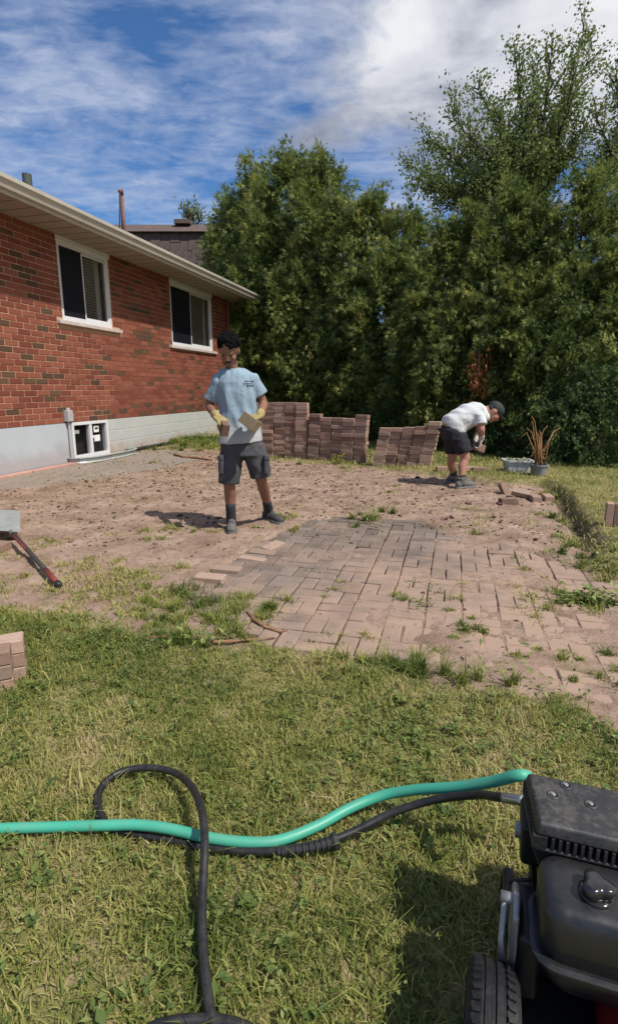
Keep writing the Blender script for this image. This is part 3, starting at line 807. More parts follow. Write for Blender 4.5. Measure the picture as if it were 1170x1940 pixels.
# eaves
OV = .655; EX = S1+.74
mb = MB(); mb.box(S0-.7, -OV, ZS, EX, -.002, ZS+.02); mb.box(S1+.002, -.002, ZS, EX, 9.8, ZS+.02); mb.build('soffit', M['soffit'], house)
mb = MB(); 
x_ = S0-.6
while x_ < EX: 
    mb.box(x_, -OV+.03, ZS-.0035, x_+.006, -.01, ZS-.001); x_ += .305
mb.build('soffit_joint', M['black_sheet'], house)
mb = MB(); mb.box(S0-.7, -OV-.02, ZS-.02, EX, -OV-.001, ZS+.16); mb.box(EX+.001, -OV-.02, ZS-.02, EX+.02, 9.8, ZS+.16); mb.build('fascia', M['cream_metal'], house)
gp = [(-OV-.021, ZS+.155), (-OV-.021, ZS+.03), (-OV-.075, ZS+.03), (-OV-.095, ZS+.085), (-OV-.125, ZS+.12), (-OV-.13, ZS+.165), (-OV-.115, ZS+.172), (-OV-.112, ZS+.155), (-OV-.10, ZS+.125), (-OV-.07, ZS+.045), (-OV-.03, ZS+.045), (-OV-.03, ZS+.155)]
mb = MB(); mb.loft([[(S0-.7, y_, z_) for y_, z_ in gp], [(EX-.02, y_, z_) for y_, z_ in gp]]); mb.build('gutter', M['cream_metal'], house)
# roof slopes
mb = MB(); rh = 1.35; ym = 4.5
a_, b_, c_, d_ = (S0-.7,-OV-.03,ZS+.17), (EX+.03,-OV-.03,ZS+.17), (EX-3.6,ym,ZS+.17+rh), (S0-.7,ym,ZS+.17+rh)
mb.hexa([(p[0],p[1],p[2]-.02) for p in (a_,b_,c_,d_)] + [a_,b_,c_,d_])
e_, f_ = (EX+.03,9.8,ZS+.17), (S0-.7,9.8,ZS+.17)
mb.hexa([(p[0],p[1],p[2]-.02) for p in (d_,c_,e_,f_)] + [d_,c_,e_,f_])
mb.quad(b_, e_, c_, c_)
rf = mb.build('roof', M['shingle_dark'], house)
def to_house(v):
    dx, dy = v.x-WA[0], v.y-WA[1]; return Vector((dx*DX+dy*DY, -dx*DY+dy*DX, v.z))
def roof_z(y): return ZS+.17 + rh*(y+OV+.03)/(ym+OV+.03)
def on_roof(px_, py_top, yl):
    """local s and top height for a thing seen at pixel, standing at local y"""
    r_ = ray(px_, py_top); n_ = np.array([-DY, DX, 0]); A0 = np.array([WA[0], WA[1], 0])
    t_ = ((A0 + n_*yl - CAM) @ n_)/(r_ @ n_); P_ = CAM + r_*t_
    return to_house(Vector(P_))
q = on_roof(51, 330, .9)
mb = MB(); mb.cyl((q.x,.9,roof_z(.9)-.1),(q.x,.9,q.z),.075,14); mb.cyl((q.x,.9,roof_z(.9)-.1),(q.x,.9,q.z-.18),.11,14,0,.085); mb.build('vent_pipe', M['lead'], rf, smooth=False)
q = on_roof(231, 368, 1.0)
mast = MB(); mast.cyl((q.x,1.0,roof_z(1.0)-.15),(q.x,1.0,q.z),.034,10); mast.tube([(q.x,1.0,q.z-.02),(q.x-.05,.98,q.z+.06),(q.x-.16,.95,q.z+.0)], .038, 10); mo = mast.build('service_mast', M['rust'], rf, smooth=True)
mb = MB(); mb.tube([(q.x-.16,.95,q.z),(q.x-.22,.95,q.z-.5),(q.x-.30,.95,q.z-1.0),(q.x-.12,.97,q.z-1.25),(q.x,.99,q.z-1.15)], .014, 6)
mb.tube([(q.x-.14,.95,q.z-.02),(q.x-.16,.95,q.z-.6),(q.x-.10,.97,q.z-1.3)], .014, 6)
mb.tube([(q.x,.95,q.z-.95),(q.x-.9,1.5,q.z-1.12),(q.x-2.2,2.4,q.z-1.2),(q.x-4,4,q.z-1.0)], .016, 6); mb.tube([(q.x,.95,q.z-1.1),(q.x-.9,1.5,q.z-1.3),(q.x-2.2,2.4,q.z-1.34),(q.x-4,4,q.z-1.1)], .016, 6)
mb.ell((q.x,.95,q.z-.95),(.09,.09,.09)); mb.build('service_cable', M['wire'], mo, smooth=True)
# downspout on the far corner
mb = MB(); mb.box(S1-.16,-.10,.1,S1-.08,-.02,ZS-.05); mb.build('downspout', simple('brown_downspout', (.16,.05,.035), .5, .1), house, bevel=.01)

# neighbour's roof beyond the house
NY = 22.0
pL, pR = D(225, 412, NY), D(470, 414, NY); ztop = pL.z
nb_ = empty('neighbour_house', (pL.x, NY, 0), 0, 'neighbouring house with dark brown steep shingled roof seen above the bungalow eave', 'house')
W_ = pR.x - pL.x + 3
zc_ = D(300, 438, NY).z - .0
zb_ = zc_ - 3.2
mb = MB(); mb.box(-2,.9,-.1,W_,6,zb_); mb.build('wall', M['brick_brown'], nb_)
mb = MB(); mb.hexa([(-2,.0,zc_),(W_,.0,zc_),(W_,6,zc_),(-2,6,zc_),(-2,.9,ztop),(W_,.9,ztop),(W_,5,ztop),(-2,5,ztop)]); mb.build('roof_cap', M['shingle_cap'], nb_)
mb = MB(); mb.hexa([(-2,-.3,zb_),(W_,-.3,zb_),(W_,6,zb_),(-2,6,zb_),(-2,.22,zc_-.002),(W_,.22,zc_-.002),(W_,5.8,zc_-.002),(-2,5.8,zc_-.002)]); mb.build('roof', M['shingle_dark'], nb_)
sh = {}
rowh = .30
for rw in range(8):
    z1_ = zc_ - .02 - rw*rowh; x_ = -.6 + rnd.uniform(0,.2)
    while x_ < 5.4:
        w_ = rnd.choice((.30,.36,.42)); th_ = rnd.choice((.03,.05))
        key = (w_, th_)
        if key not in sh:
            q_ = MB(); q_.box(-w_/2+.006, -th_, -rowh*.93, w_/2-.006, 0, .06); me_o = q_.build('shingle', M['shingle_dark'], None); sh[key] = me_o.data; bpy.data.objects.remove(me_o)
        o = bpy.data.objects.new('shingle', sh[key]); C.objects.link(o); o.parent = nb_
        yy = .22 - (zc_-z1_)/3.2*.52 - .012
        o.location = (x_+w_/2, yy, z1_-.05); o.rotation_euler = (R(-9), 0, 0)
        x_ += w_
mb = MB(); mb.box(1.9,.5,ztop-.05,2.5,.9,ztop+.09); mb.build('roof_vent', M['shingle_cap'], nb_)
# ================================================================== TREES
def leafmat(name, stops, trans=.22, rough=.55):
    m, t, b = mat(name, rough, .3)
    ti = t.add('ShaderNodeAttribute', attribute_name='tint').outputs['Fac']
    c_ = t.ramp(ti, stops); t.put(b, 'Base Color', c_)
    tr = t.add('ShaderNodeBsdfTranslucent', ins={'Color': c_})
    t.put(t.n['Material Output'], 0, t.add('ShaderNodeMixShader', ins={0: trans, 1: b.outputs[0], 2: tr.outputs[0]}).outputs[0])
    return m
M['cedar'] = leafmat('cedar_foliage', [(0, (.035,.070,.022)), (.36, (.115,.172,.046)), (.66, (.24,.28,.070)), (1, (.40,.39,.11))], .40)
M['leaf'] = leafmat('poplar_leaves', [(0, (.08,.13,.040)), (.5, (.17,.23,.065)), (1, (.30,.33,.13))], .45)
M['dead'] = leafmat('dead_orange_foliage', [(0, (.16,.045,.015)), (1, (.32,.11,.035))], .2)
M['bark'] = simple('bark', (.11,.080,.060), .95, .35, 14, bmp=.6, bd=.02)
M['bark_d'] = simple('dark_bark', (.055,.045,.038), .95, .35, 14, bmp=.6, bd=.02)
def fan_template():
    """flat forked cedar spray in the xz plane, growing along +z, 5 slim lobes"""
    v, f = [], []
    for ang, ln, base in ((0,1.0,.0),(.42,.72,.10),(-.45,.66,.22),(.80,.42,.35)):
        dx, dz = math.sin(ang), math.cos(ang); nx_, nz_ = dz, -dx; w_ = .050
        k = len(v)
        v += [(dx*ln*.15-nx_*w_, -.02, base+dz*ln*.15-nz_*w_), (dx*ln*.3+nx_*w_, .03, base+dz*ln*.3+nz_*w_), (dx*ln, .0, base+dz*ln)]
        f += [(k,k+1,k+2)]
    return np.array(v), np.array(f)
FV, FF_ = fan_template()
def orient(dirs, r):
    """rotation whose z column is dirs, random roll"""
    z = dirs/np.linalg.norm(dirs, axis=1, keepdims=True)
    a = r.normal(size=z.shape); x = np.cross(a, z); x /= np.linalg.norm(x, axis=1, keepdims=True)+1e-9
    y = np.cross(z, x); return np.stack([x, y, z], 2)
def sprays(pos, dirs, size, tint, r, TV=FV, TF=FF_):
    Rm = orient(dirs, r); n = len(pos)
    V_ = np.einsum('nij,kj->nki', Rm, TV)*size[:,None,None] + pos[:,None,:]
    F_ = (TF[None] + (np.arange(n)*len(TV))[:,None,None]).reshape(-1,3)
    return V_.reshape(-1,3), F_, np.repeat(tint, len(TV))
TREETRI = 0
def cedar(name, lobes, label, seed, trunk, clumps, per=62, dens=None, extra=None, sz=.145, mats='cedar', group=None, cat='tree', csize=1.0, trunk_parts=True):
    """lobes: (cx,cy,zbase,ztop,rmax) spindle shaped leaders; clumps set over their skin"""
    global TREETRI
    r = np.random.RandomState(seed)
    root = empty(name, (trunk[0], trunk[1], 0), 0, label, cat, group)
    areas = np.array([l[4]*(l[3]-l[2]) for l in lobes]); areas /= areas.sum()
    PP, DD, SS, TT = [], [], [], []
    for (cx_, cy_, zb, zt, rm), a_ in zip(lobes, areas):
        n = int(clumps*a_)
        u = r.rand(n)**.85; az = r.uniform(0, 2*math.pi, n)
        front = (np.sin(az) < .45) | (r.rand(n) < .22)          # fewer on the far side
        u, az = u[front], az[front]; n = len(u)
        z = zb + u*(zt-zb)
        prof_ = np.clip(np.sin(np.clip(u*.80+.22, 0, 1)*math.pi)**.75, .06, 1)*(1-u*.15)
        rr = rm*prof_*(1 + .16*np.sin(az*3+cx_*5) + .12*np.sin(az*5+z*2.2) + .10*np.sin(z*3.1+az*2)) * np.where(r.rand(n) < .24, r.uniform(.30,.70,n), 1 - .34*r.rand(n)**2)
        c = np.stack([cx_+rr*np.cos(az), cy_+rr*np.sin(az), z], 1)
        out = np.stack([np.cos(az), np.sin(az), np.full(n, .15)], 1)
        dsc = cy_/11.0; cl = (.18 + .20*r.rand(n))*csize*dsc
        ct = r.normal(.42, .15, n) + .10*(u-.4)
        # each clump: sprays strung along an outward, drooping twig
        droop = r.uniform(.2, 1.1, n); up_ = r.rand(n) < .35
        axis = out + np.stack([r.normal(0,.35,n), r.normal(0,.35,n), np.where(up_, .75, -droop)], 1)
        axis /= np.linalg.norm(axis, axis=1, keepdims=True)
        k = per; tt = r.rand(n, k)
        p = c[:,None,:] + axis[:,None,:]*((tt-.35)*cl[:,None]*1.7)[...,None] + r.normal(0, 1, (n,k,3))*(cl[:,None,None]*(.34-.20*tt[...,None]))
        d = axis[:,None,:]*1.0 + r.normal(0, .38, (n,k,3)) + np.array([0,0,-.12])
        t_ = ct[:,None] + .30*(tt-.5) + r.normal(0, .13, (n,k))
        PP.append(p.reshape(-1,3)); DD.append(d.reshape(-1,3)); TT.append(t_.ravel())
        SS.append((sz*dsc*(.65+.7*r.rand(n,k))).ravel())
    PP = np.concatenate(PP); DD = np.concatenate(DD); SS = np.concatenate(SS); TT = np.clip(np.concatenate(TT), 0, 1)
    k = PP[:,2] > .05
    if dens is not None: k &= dens(PP, r)
    PP, DD, SS, TT = PP[k], DD[k], SS[k], TT[k]
    Vv, Ff, Tt = sprays(PP, DD, SS, TT, r)
    TREETRI += len(Ff)
    Vv[:,0] -= trunk[0]; Vv[:,1] -= trunk[1]
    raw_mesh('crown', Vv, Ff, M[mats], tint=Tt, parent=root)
    mb = MB()
    for i, (cx_, cy_, zb, zt, rm) in enumerate(lobes):
        x0, y0 = (cx_-trunk[0])*.25, (cy_-trunk[1])*.25; x1, y1 = cx_-trunk[0], cy_-trunk[1]
        mb.tube([(x0,y0,-.05),(x0*1.3+.03,y0*1.3,zb*.4+.4),(x1*.85,y1*.85,zb+(zt-zb)*.35),(x1,y1,zb+(zt-zb)*.7),(x1,y1,zt-.1)], [.09,.075,.055,.03,.008], 8)
        for q in range(9):
            z_ = zb+(zt-zb)*(.1+.08*q); a_ = r.uniform(0,6.28); L_ = rm*.7
            mb.tube([(x1*.8,y1*.8,z_),(x1*.8+math.cos(a_)*L_*.5,y1*.8+math.sin(a_)*L_*.5,z_+.1),(x1*.8+math.cos(a_)*L_,y1*.8+math.sin(a_)*L_,z_+.28)], [.022,.014,.005], 5)
    mb.build('trunk', M['bark'], root, smooth=True)
    return root
def rowY(px_): return float(np.interp(px_, [380,450,550,650,750,850,950,1050,1170,1300], [18.5,17.6,16.0,14.0,12.3,11.2,10.3,9.8,9.4,9.3]))
def lobe(px_, pytop, Y_, rpx, zb=.15):
    Y_ = rowY(px_) + (Y_-10.0)*.9
    p = D(px_, pytop, Y_); return (p.x, Y_, zb, p.z, rpx/1040*Y_*1.02)
gap1 = D(716, 597, 13.0); gap2 = D(672, 735, 13.6)
def holes(P_, r):
    k = np.ones(len(P_), bool)
    for g_, rad, rz_ in ((gap1, .10, .30), (gap2, .12, .22)):
        s_ = P_[:,1]/g_.y
        dx = P_[:,0]/s_ - g_.x; dz = (P_[:,2]-CAMH)/s_ + CAMH - g_.z
        k &= ~((dx/rad)**2 + (dz/rz_)**2 < r.rand(len(P_))*1.6)
    return k
def tr(lobes): return (lobes[0][0], lobes[0][1])
L1 = [lobe(548,292,11.2,98), lobe(612,297,11.3,85), lobe(482,335,11.6,75), lobe(440,392,11.9,50,1.3), lobe(505,425,10.7,72), lobe(585,480,10.4,80), lobe(650,395,11.0,62)]
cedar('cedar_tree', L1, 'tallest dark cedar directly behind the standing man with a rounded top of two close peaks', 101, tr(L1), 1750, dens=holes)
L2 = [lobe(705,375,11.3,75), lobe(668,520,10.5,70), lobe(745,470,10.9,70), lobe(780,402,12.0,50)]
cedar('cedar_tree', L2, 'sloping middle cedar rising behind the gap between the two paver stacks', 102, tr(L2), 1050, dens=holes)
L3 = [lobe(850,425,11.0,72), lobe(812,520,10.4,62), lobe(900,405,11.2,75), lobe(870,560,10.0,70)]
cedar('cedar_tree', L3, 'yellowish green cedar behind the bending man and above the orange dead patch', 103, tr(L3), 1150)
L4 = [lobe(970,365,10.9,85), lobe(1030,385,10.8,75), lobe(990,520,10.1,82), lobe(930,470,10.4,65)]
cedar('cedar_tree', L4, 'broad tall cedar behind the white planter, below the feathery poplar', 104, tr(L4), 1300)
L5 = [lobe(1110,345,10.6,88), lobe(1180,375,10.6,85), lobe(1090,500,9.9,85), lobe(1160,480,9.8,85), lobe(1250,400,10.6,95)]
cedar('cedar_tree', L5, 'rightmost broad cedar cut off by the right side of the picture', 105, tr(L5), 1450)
# darker low shrubs in front of the row
def shrub(lobes, label, seed, clumps, sz=.11, mats='shrub'):
    return cedar('shrub', lobes, label, seed, tr(lobes), clumps, per=40, sz=sz, mats=mats, cat='shrub', csize=.8)
M['shrub'] = leafmat('shrub_foliage', [(0, (.028,.06,.020)), (.5, (.075,.125,.038)), (.8, (.14,.20,.055)), (1, (.22,.27,.085))])
S_1 = [lobe(1120,700,8.9,70,.05), lobe(1175,690,8.9,62,.05), lobe(1060,725,9.2,62,.05)]
shrub(S_1, 'leafy green shrub at the right end under the cedars', 111, 620, .10)
S_2 = [lobe(980,740,9.6,60,.05), lobe(930,700,9.9,50,.05), lobe(1030,760,9.4,45,.05)]
shrub(S_2, 'dark shrub right behind the white planter box', 112, 420)
S_3 = [lobe(600,690,10.6,70,.05), lobe(540,650,10.9,60,.05), lobe(660,720,10.6,50,.05)]
shrub(S_3, 'dark lower foliage behind the tall end of the long paver stack', 113, 480)
S_4 = [lobe(790,690,10.2,62,.05), lobe(840,720,10.1,45,.05), lobe(735,735,10.4,45,.05)]
shrub(S_4, 'dark low shrub behind the short paver stack', 114, 400)
S_5 = [lobe(450,570,12.6,55,.05), lobe(500,610,12.0,50,.05), lobe(420,450,14.2,40,.05)]
shrub(S_5, 'very dark shrub in the gap between house corner and tall cedar', 115, 420)
# dead orange branch
r = np.random.RandomState(120)
pc = D(905, 712, 9.75); k = 260
p = np.stack([pc.x + r.normal(0,.10,k), pc.y + r.normal(0,.12,k), pc.z + r.normal(-.02,.22,k)], 1)
dd = np.stack([r.normal(0,.4,k), r.normal(0,.4,k), -1+r.normal(0,.3,k)], 1)
Vv, Ff, Tt = sprays(p, dd, .10*(.6+.8*r.rand(k)), r.rand(k), r)
db = raw_mesh('dead_branch', Vv - np.array([pc.x, pc.y, 0]), Ff, M['dead'], tint=Tt); db.location = (pc.x, pc.y, 0)
tag(db, 'rust orange dead cedar branch hanging just above the bending man', 'branch')
mb = MB(); mb.tube([(.25,.8,pc.z+.8),(.05,.2,pc.z+.45),(0,0,pc.z),(-.02,-.05,pc.z-.35)], [.03,.02,.012,.004], 6); mb.build('twig', M['bark'], db)

# deciduous tree behind
LV = np.array([(0,0,0),(.36,.06,.42),(0,0,1.0),(-.36,.06,.42)]); LF = np.array([(0,1,2),(0,2,3)])
def poplar(name, label, base, tips, seed, leaves_per=1.0, Y_=14.5, lsize=.074):
    global TREETRI
    r = np.random.RandomState(seed); rr = random.Random(seed)
    root = empty(name, (base.x, base.y, 0), 0, label, 'tree')
    mb = MB(); LP, LD = [], []
    o0 = Vector((base.x, base.y, 0)); fork = Vector((base.x, base.y, base.z))
    mb.tube([Vector((0,0,-.1)), Vector((.05,0,base.z*.5)), fork-o0], [.20,.16,.12], 10)
    for tp in tips:
        a_ = fork; mid = a_.lerp(tp, .5) + Vector((rr.uniform(-.25,.25), rr.uniform(-.4,.4), .25))
        pts = [a_*(1-u)*(1-u) + mid*2*u*(1-u) + tp*u*u for u in [i/9 for i in range(10)]]
        mb.tube([p_-o0 for p_ in pts], [.075*(1-i/9)**1.1+.008 for i in range(10)], 6)
        ln = (tp-a_).length
        for i in range(3, 10):
            for q in range(int(3 + 1.2*ln/3)):
                u = (i+rr.random()-.5)/9; u = min(max(u, .1), 1.0)
                s0_ = a_*(1-u)*(1-u) + mid*2*u*(1-u) + tp*u*u
                dirv = ((tp-a_).normalized()*.9 + Vector((rr.gauss(0,.75), rr.gauss(0,.75), rr.gauss(.15,.55)))).normalized()
                L_ = rr.uniform(.35, .95)*(1.15-u*.5)
                e_ = s0_ + dirv*L_ + Vector((0,0,.05)); 
                mb.tube([s0_-o0, s0_.lerp(e_,.5)+Vector((0,0,.04))-o0, e_-o0], [.016,.010,.004], 4, cap=False)
                m_ = int(80*L_*leaves_per)+3
                for _ in range(m_):
                    w_ = rr.random()**.7
                    LP.append(s0_.lerp(e_, w_) + Vector((rr.gauss(0,.10), rr.gauss(0,.10), rr.gauss(0,.10))))
                    LD.append(dirv*.5 + Vector((rr.gauss(.35,.5), rr.gauss(0,.5), rr.gauss(.15,.6))))
    LP = np.array(LP); LD = np.array(LD); n = len(LP)
    Vv, Ff, Tt = sprays(LP, LD, lsize*(.65+.6*r.rand(n)), np.clip(r.normal(.5,.25,n),0,1), r, LV, LF)
    TREETRI += len(Ff)
    raw_mesh('crown', Vv-np.array([base.x, base.y, 0]), Ff, M['leaf'], tint=Tt, parent=root)
    mb.build('trunk', M['bark_d'], root, smooth=True)
    return root
tips = [D(x_, y_, 14.5 + dy_) for x_, y_, dy_ in ((776,318,0),(815,262,.5),(800,345,-.6),(858,222,-.4),(905,170,.6),(940,215,-.8),(975,112,0),(1010,135,.8),(1045,92,-.5),(1105,58,.2),(1085,150,-.8),(1120,95,.7),(845,300,.9),(890,265,-1),(1000,215,-.9),(1060,230,.8),(1110,235,-.6),(950,290,.6),(840,385,.2),(810,360,-.5),(870,340,.7),(930,300,-1),(980,280,1),(1075,300,0),(1020,300,-.9),(905,345,-.8))]
poplar('poplar_tree', 'tall airy deciduous tree with fluttering leaves rising above the cedars into the cloud', D(1000,440,14.5), tips, 131, .95)
tips = [D(x_, y_, 13.6 + dy_) for x_, y_, dy_ in ((1165,160,0),(1200,120,.4),(1130,225,-.5),(1185,250,.5),(1150,310,0),(1215,320,-.5),(1240,200,.3),(1110,330,-.3))]
poplar('poplar_tree', 'second deciduous tree at the right side of the picture above the rightmost cedar', D(1200,420,13.6), tips, 132, .95, lsize=.072)
# small leafy tip above the neighbour's roof
tips = [D(x_, y_, 24) for x_, y_ in ((354,414),(366,408),(382,416))]
poplar('small_tree', 'little sprig of a tree top peeking over the neighbouring brown roof', D(367,445,24), tips, 133, .03, lsize=.13)
# pale shed glimpsed through the hedge
mb = MB(); sp_ = D(640, 735, 18.6); e_ = D(745, 735, 18.6)
shed = empty('pale_shed', (sp_.x, 18.6, 0), 0, 'pale grey shed glimpsed through a gap in the cedars', 'shed')
mb.box(0,0,-.05,e_.x-sp_.x,1.5,2.9); mb.build('wall', simple('pale_siding', (.55,.57,.60), .7, .08, 6), shed)
mb = MB(); mb.hexa([(-.15,-.15,2.9),(e_.x-sp_.x+.15,-.15,2.9),(e_.x-sp_.x+.15,1.6,2.9),(-.15,1.6,2.9),(-.15,.7,3.4),(e_.x-sp_.x+.15,.7,3.4),(e_.x-sp_.x+.15,.72,3.4),(-.15,.72,3.4)]); mb.build('roof', M['shingle_cap'], shed)
# distant greenery closing the view low down
M['hedge'] = leafmat('far_hedge', [(0, (.02,.04,.014)), (.6, (.05,.08,.025)), (1, (.09,.12,.04))])
r = np.random.RandomState(140); n = 14000
ax_ = r.uniform(-3, 22, n); zz_ = r.rand(n)*(2.7+.9*vnoise(ax_*.7, ax_*0))
p = np.stack([ax_, 20.5+r.rand(n)*1.6+.5*np.sin(ax_), zz_], 1); k = ~((ax_ < 3.2)&(ax_ > .8))
p = p[k]; n = len(p)
Vv, Ff, Tt = sprays(p, r.normal(size=(n,3))+np.array([0,-.4,-.3]), .30*(.7+.6*r.rand(n)), r.rand(n), r, LV, LF)
o = raw_mesh('far_hedge', Vv, Ff, M['hedge'], tint=Tt); tag(o, 'dark mass of greenery behind the cedar row', 'hedge', kind='stuff')
print('TREE tris', TREETRI)
# ================================================================== PAVER STACKS
SM = {k: [paver_mesh('stack_paver', M[m_], .196, .096, .0585, .004, wob=.001, seed=q) for q in range(2)] for k, m_ in (('pink','paver_pink'),('tan','paver_tan'),('dark','paver_dark'))}
ORD = ['bottom','second','third','fourth','fifth','sixth','seventh','eighth','ninth','tenth','eleventh','twelfth','thirteenth','fourteenth','fifteenth','sixteenth','seventeenth','eighteenth']
CN = ['first','second','third','fourth','fifth','sixth','seventh','eighth','ninth','tenth']
TONE = {'pink':'pinkish', 'tan':'tan', 'dark':'dark reddish'}
def put_paver(loc, rot, tone, label, group=None, name='paver', sx=1.0):
    o = bpy.data.objects.new(name, SM[tone][rnd.randrange(2)]); o.scale = (sx, 1, 1); C.objects.link(o)
    o.location = loc; o.rotation_euler = rot
    tag(o, label, 'paver', group); return o
def stack(pL, pR, heights, where, group, lean=0.0, wob=.006):
    pL = Vector((pL.x, pL.y)); pR = Vector((pR.x, pR.y)); n = len(heights); dv = (pR-pL)/n; L = dv.length; print('STACK pitch', L)
    ang = math.atan2(dv.y, dv.x); nv = Vector((dv.y, -dv.x)).normalized()     # towards the viewer
    for c_, hN in enumerate(heights):
        base = pL + dv*(c_+.5); gz = float(ground_z(base.x, base.y)) + .0
        ox_ = rnd.gauss(0, .004); yo = rnd.gauss(0, .008); yo2 = xo2 = 0.0
        for k_ in range(hN):
            if k_ % rnd.choice((1,2,3)) == 0: yo2 = rnd.gauss(0, .010); xo2 = rnd.gauss(0, .005)
            z = gz + .028 + k_*.0605
            off_ = lean*k_/max(heights)
            top = k_ == hN-1
            p = base + dv.normalized()*(ox_+xo2+off_+rnd.gauss(0,.003)) + nv*(yo+yo2+rnd.gauss(0,.004)+ (.012 if c_ == n-1 else 0))
            tone = rnd.choices(('pink','tan','dark'), (5,3,3))[0]
            lab = '%s paver, %s course up, %s column from the left, %s' % (TONE[tone], ORD[k_], CN[c_], where) if not top else \
                  '%s paver topping the %s column from the left, %s' % (TONE[tone], CN[c_], where)
            put_paver((p.x, p.y, z), (rnd.gauss(0,.006), rnd.gauss(0,.008), ang+rnd.gauss(0,.018)), tone, lab, group, sx=(L-.004)/.196)
stack(G(480,866), G(584,872), [16,16,16,16,16], 'tall end of long stack', 'pavers in the long stack behind the standing person')
stack(G(585,873), G(694,882), [13,12,12,12,13], 'low end of long stack', 'pavers in the long stack behind the standing person', lean=.03)
stack(G(706,886), G(816,893), [10,10,10,10,11], 'short leaning stack', 'pavers in the short leaning stack', lean=.13)

# loose pavers
def loose(px_, py_, rz, tone, label, z=.03, tilt=(0,0), base=0.0):
    g = G(px_, py_, base); gz = float(ground_z(g.x, g.y))
    return put_paver((g.x, g.y, gz+z), (R(tilt[0]), R(tilt[1]), R(rz)), tone, label, 'loose pavers lying about')
loose(1036, 948, 80, 'pink', 'pinkish paver lying flat in the far right corner beside the trench', .032)
loose(1012, 950, 82, 'tan', 'tan paver lying flat, left neighbour of the corner paver', .030)
loose(985, 945, -28, 'tan', 'tan paver propped askew on its edge near the corner', .060, (24,8))
loose(962, 955, 5, 'dark', 'dark paver lying flat in front of the propped one', .030)
loose(955, 938, -70, 'dark', 'small dark paver end sticking up left of the propped paver', .035, (0,50))
loose(884, 903, 4, 'tan', 'tan paver lying on grass just right of the bending persons feet', .032)
loose(907, 905, -3, 'pink', 'pinkish paver lying right of the bending persons feet, nearest the white planter', .030)
loose(838, 902, 2, 'pink', 'pinkish paver lying between the short stack and the bending person', .030)
loose(860, 896, 12, 'dark', 'dark paver lying behind the heels of the bending person', .030)
loose(497, 1048, -12, 'tan', 'tan paver lifted and tilted at the torn left corner of the laid field', .022, (4,3))
loose(478, 1060, -14, 'tan', 'tan paver half pulled out left of the lifted one', .014, (-5,4))
loose(517, 1037, 58, 'tan', 'tan paver turned aside below the standing persons boot', .014, (3,-4))
loose(430, 1083, -10, 'tan', 'tan paver lying loose at the left fringe of the laid field', .010, (2,2))
loose(398, 1100, -14, 'tan', 'leftmost loose tan paver at the grassy fringe of the laid field', .012, (3,0))
def block_stack(px_, py_, rz, nx_, nz_, where, zb=0.0, upright=False, sh=0):
    g = G(px_, py_, zb); gz = float(ground_z(g.x, g.y)); a = R(rz)
    ca, sa = math.cos(a), math.sin(a)
    for k_ in range(nz_):
        for i_ in range(nx_):
            tone = ('pink','tan','dark')[(k_+i_*2+sh) % 3]
            if upright:   # standing on end, faces side by side
                u = i_*.061; z = gz + .098 + k_*.20
                put_paver((g.x+ca*u, g.y+sa*u, z), (0, R(90)+rnd.gauss(0,.02), a), tone, '%s paver standing on end, %s from left, %s' % (TONE[tone], CN[i_], where), 'pavers set down beside the lawn')
            else:
                u = i_*.101; z = gz + .028 + k_*.0605
                put_paver((g.x-sa*u, g.y+ca*u, z), (0, 0, a+rnd.gauss(0,.03)), tone, '%s paver %s, %s course, %s from the front' % (TONE[tone], where, ORD[k_], CN[i_]), 'pavers set down beside the lawn')
block_stack(1150, 996, -22, 5, 1, 'pile at right side of picture', .08, True)
g = G(1176, 985, .08)
g2 = G(-26, 1322, .03)
for k_ in range(3):
    for i_ in range(2):
        tone = ('pink','tan')[(k_+i_) % 2]
        put_paver((g2.x-.022-i_*.0, g2.y+.05+i_*.101, .055+k_*.0605), (0,0,R(24)+rnd.gauss(0,.02)), tone, '%s paver in the little left foreground pile, %s course, %s' % (TONE[tone], ORD[k_], 'front one' if i_ == 0 else 'rear one'), 'pavers piled in the left foreground')
loose(-2, 1048, 85, 'dark', 'dark paver end poking in at the left side below the spade', .03)

# ================================================================== SPADE
M['steel'] = simple('worn_steel', (.42,.45,.45), .28, .15, 10, metal=.85, bmp=.05)
M['black_rubber'] = simple('black_rubber', (.022,.022,.022), .55, .3, 40, bmp=.2)
M['red_paint'] = simple('red_fibreglass', (.20,.040,.035), .5, .25, 25)
M['blade'] = simple('pale_worn_blade', (.33,.36,.35), .35, .15, 10, metal=.15, bmp=.05)
M['char'] = simple('charcoal_grip', (.05,.045,.042), .7, .3, 60)
a_ = G(24, 1010, .10); b_ = G(112, 1108, .04)
sp_ = empty('spade', (a_.x, a_.y, 0), 0, 'short spade with black and red handle and broad pale steel blade', 'spade')
O_ = Vector((a_.x, a_.y, 0)); dv = (b_-a_).normalized()
def at(u): return a_ + dv*u - O_
L_ = (b_-a_).length
mb = MB(); mb.tube([at(0), at(L_)], .017, 12); mb.build('handle', M['char'], sp_, smooth=True)
mb = MB(); mb.tube([at(.04), at(L_*.38)], .0185, 12, sq=.9); mb.build('red_band', M['red_paint'], sp_, smooth=True)
mb = MB(); mb.tube([at(L_*.76), at(L_-.04)], .019, 12); mb.build('red_band', M['red_paint'], sp_, smooth=True)
mb = MB(); mb.tube([at(L_-.038), at(L_-.01), at(L_+.01)], [.021,.022,.016], 12); mb.build('end_cap', M['black_rubber'], sp_, smooth=True)
mb = MB(); mb.tube([at(-.06), at(.02)], [.014,.021], 12); mb.build('socket', M['steel'], sp_, smooth=True)
c0 = G(38, 968, .16); c1 = G(38, 1008, .09); w_ = (G(-60, 1008, .09) - c1)
mb = MB(); rings = []
